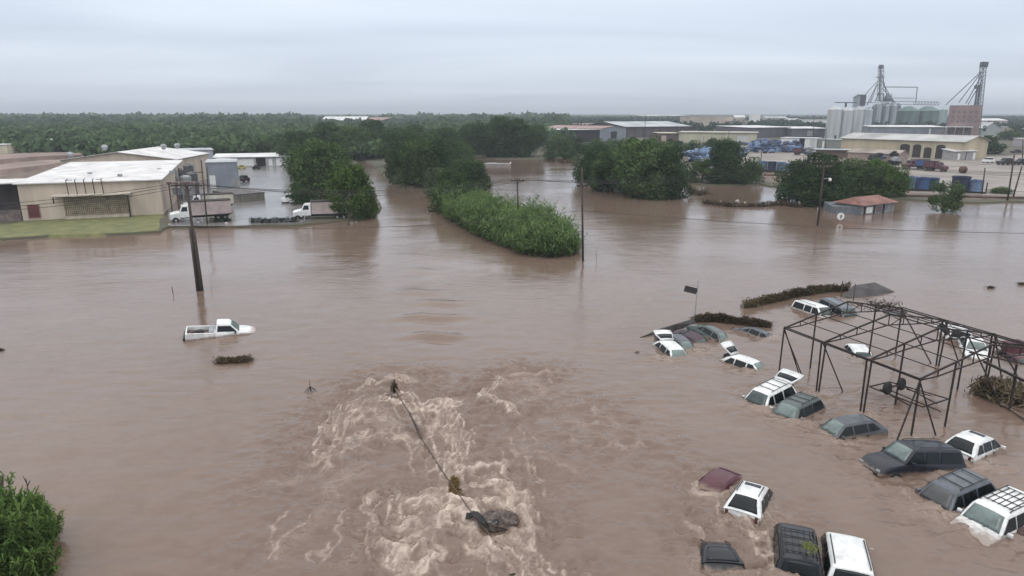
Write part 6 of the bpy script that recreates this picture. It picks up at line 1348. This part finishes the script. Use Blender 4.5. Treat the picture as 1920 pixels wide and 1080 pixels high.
# sign on the leaning pole
sp = empty('pole_sign', 'dark oblong sign board hanging from a thin leaning pole above the car cluster', 'sign', P(1302, 600)); b_ = sp.location; T = at(1309, 525, b_.y) - b_
MB().tube(Vector((0, 0, -1)), T, .045, .03, 8).build('pole', galv, sp); ba = T * .78
MB().box(at(1295, 543.5, b_.y - .1) - b_, (1.15, .06, .55), M4=Matrix.Rotation(R(14), 4, 'Y')).build('board', mat('dark sign board', (.05, .04, .045), .6, var=.3), sp)
MB().tube(at(1285, 532, b_.y) - b_, at(1313, 538, b_.y) - b_, .02, n=5).build('crossbar', galv, sp)
# ---- the obstruction in the broken water
ln_ = MB(); cb = [P(741, 728, .9), P(752, 750, .75), P(768, 775, .55), P(785, 805, .42), P(790, 822, .12), P(806, 846, .18), P(822, 872, .22), P(838, 896, .5), P(852, 915, .75), P(866, 935, .5), P(880, 955, .35), P(895, 975, .25), P(925, 1010, .1), P(950, 1040, -.1)]
o = empty('fallen_cable', 'long dark fallen cable dragging through the broken water', 'cable', cb[0]); MB().path([p - cb[0] for p in cb[:8]], .035, 6).build('strand', mat('muddy cable', (.10, .07, .058), .8), o); MB().path([p - cb[0] for p in cb[7:]], .028, 6).build('strand', mat('muddy cable', (.1, .07, .058)), o)
MB().tube(cb[2] - cb[0], cb[4] - cb[0], .055, .06, 6).build('clamped_sleeve', bark, o)
stb = P(740, 738); o = empty('broken_stake', 'dark broken stake with a rag splayed round it at the head of the broken water', 'stake', stb); MB().tube((0, 0, -.8), (0, 0, 1.0), .07, .045, 8).build('shaft', bark, o)
for dx, dy in ((-.35, -.3), (.3, -.5), (-.15, -.5), (.5, -.2), (-.05, -1.6)): MB().tube((0, 0, .92), (dx, dy, -.15), .035, .02, 5).build('root', bark, o)
V, F = leaf_quads(np.random.default_rng(3).normal(0, .10, (260, 3)) * (1, 1, 1.8) + (0, -.1, .5), np.full(260, .12), np.random.default_rng(3), asp=.3); np_mesh('leaves', V, F, brush, o)
o = empty('root_stump', 'small dark upturned root sticking out of the water left of the broken water', 'stump', P(582, 733)); MB().tube((0, 0, 0), (0, 0, .75), .045, .015, 6).build('stem', bark, o)
for a in range(7): t_ = a * .9; MB().tube((0, 0, .32), (math.cos(t_) * .42, math.sin(t_) * .42, -.05), .03, .012, 5).build('root', bark, o)
brushline('wrack_tuft', 'yellow brown tuft of wet straw caught on the fallen cable', 'wrack', [(848, 930), (852, 905), (854, 938)], .13, .42, 700, leafmat('wet straw', (.07, .05, .02), (.24, .17, .07), .1), 11, .16)
# mound and crumpled wreck
rk_ = empty('debris_mound', 'grey brown mound of matted debris at the foot of the broken water', 'mound', P(936, 982)); rng = np.random.default_rng(8); bm = bmesh.new(); bmesh.ops.create_icosphere(bm, subdivisions=4, radius=1)
for v in bm.verts:
    k = 1 + .16 * math.sin(v.co.x * 5 + 1) * math.cos(v.co.y * 4) + .08 * math.sin(v.co.z * 11 + v.co.x * 7) + rng.normal(0, .015); v.co = Vector((v.co.x * .86 * k, v.co.y * .50 * k, v.co.z * .50 * k + .12))
me = bpy.data.meshes.new('mound'); bm.to_mesh(me); bm.free(); me.materials.append(mat('matted debris', (.165, .13, .115), .9, var=.5, scale=5, bump=1, bscale=22)); mo = bpy.data.objects.new('mound', me); col.objects.link(mo); mo.parent = rk_
n = 900; C = rng.normal(size=(n, 3)); C /= np.linalg.norm(C, axis=1)[:, None]; C = np.abs(C * (1, 1, 1)) * np.sign(C) * (.86, .5, .5) + (0, 0, .14); C = C[C[:, 2] > .05]; V, F = leaf_quads(C, rng.uniform(.03, .09, len(C)), rng, asp=.12); np_mesh('matted_stalks', V, F, brush, rk_)
wr = empty('crumpled_wreck', 'black crumpled panel beside the debris mound', 'wreck', P(905, 988)); rows = []
for i in range(7):
    f = i / 6; rows.append([(-.75 + f * 1.0, .60 - f * .85 + s * .20, .12 + .46 * math.sin(f * 3.1) * (1 - abs(s) * .35) + .07 * math.sin(i * 2 + s * 3)) for s in (-1, -.3, .4, 1)])
MB().grid(rows).build('panel', mat('black wet panel', (.018, .015, .014), .6), wr, solid=.07); rows = [[(x + .18 + .62, y * .6 - .18, z * .8) for x, y, z in r] for r in rows[:5]]
MB().grid(rows).build('panel', mat('black wet panel', (.02, .018, .018)), wr, solid=.07)
for z_ in range(2): MB().tube((-.3 + z_ * .5, .3 - z_ * .4, .1), (.35 + z_ * .3, -.25, .42), .03).build('rod', galv, wr)
# flooded low box at the head of the water
o = empty('flooded_trailer', 'pale flooded container with only its upper edge showing, near the head of the water', 'container', P(898, 310)); a = P(898, 311); b_ = P(957, 312); Lf = (b_ - a).length
MB().bx(0, Lf, 0, 4, -.6, .55).build('shell', mat('muddy pale container', (.36, .33, .33), .6, var=.3), o); MB().bx(-.1, Lf + .1, -.1, .15, .55, .75).bx(Lf - .3, Lf + .1, -.05, 4, .55, .9).build('rim', whroof, o); MB().bx(Lf * .25, Lf * .55, .8, 2.4, .56, .75).build('hatch', whroof, o)

# ------------------------------------------------------------ damp air
hm = bpy.data.materials.new('damp air'); hm.use_nodes = True; ht = hm.node_tree; ht.nodes.clear()
ho = ht.nodes.new('ShaderNodeOutputMaterial'); hv = ht.nodes.new('ShaderNodeVolumePrincipled')
hv.inputs['Color'].default_value = (.80, .87, .96, 1); hv.inputs['Density'].default_value = 0.00028; hv.inputs['Anisotropy'].default_value = 0.2
ht.links.new(hv.outputs[0], ho.inputs['Volume'])
ho_ = MB().bx(-9000, 9000, -60, 9300, -4, 80).build('haze', hm); tag(ho_, 'thin damp haze over the flooded town', kind='stuff')
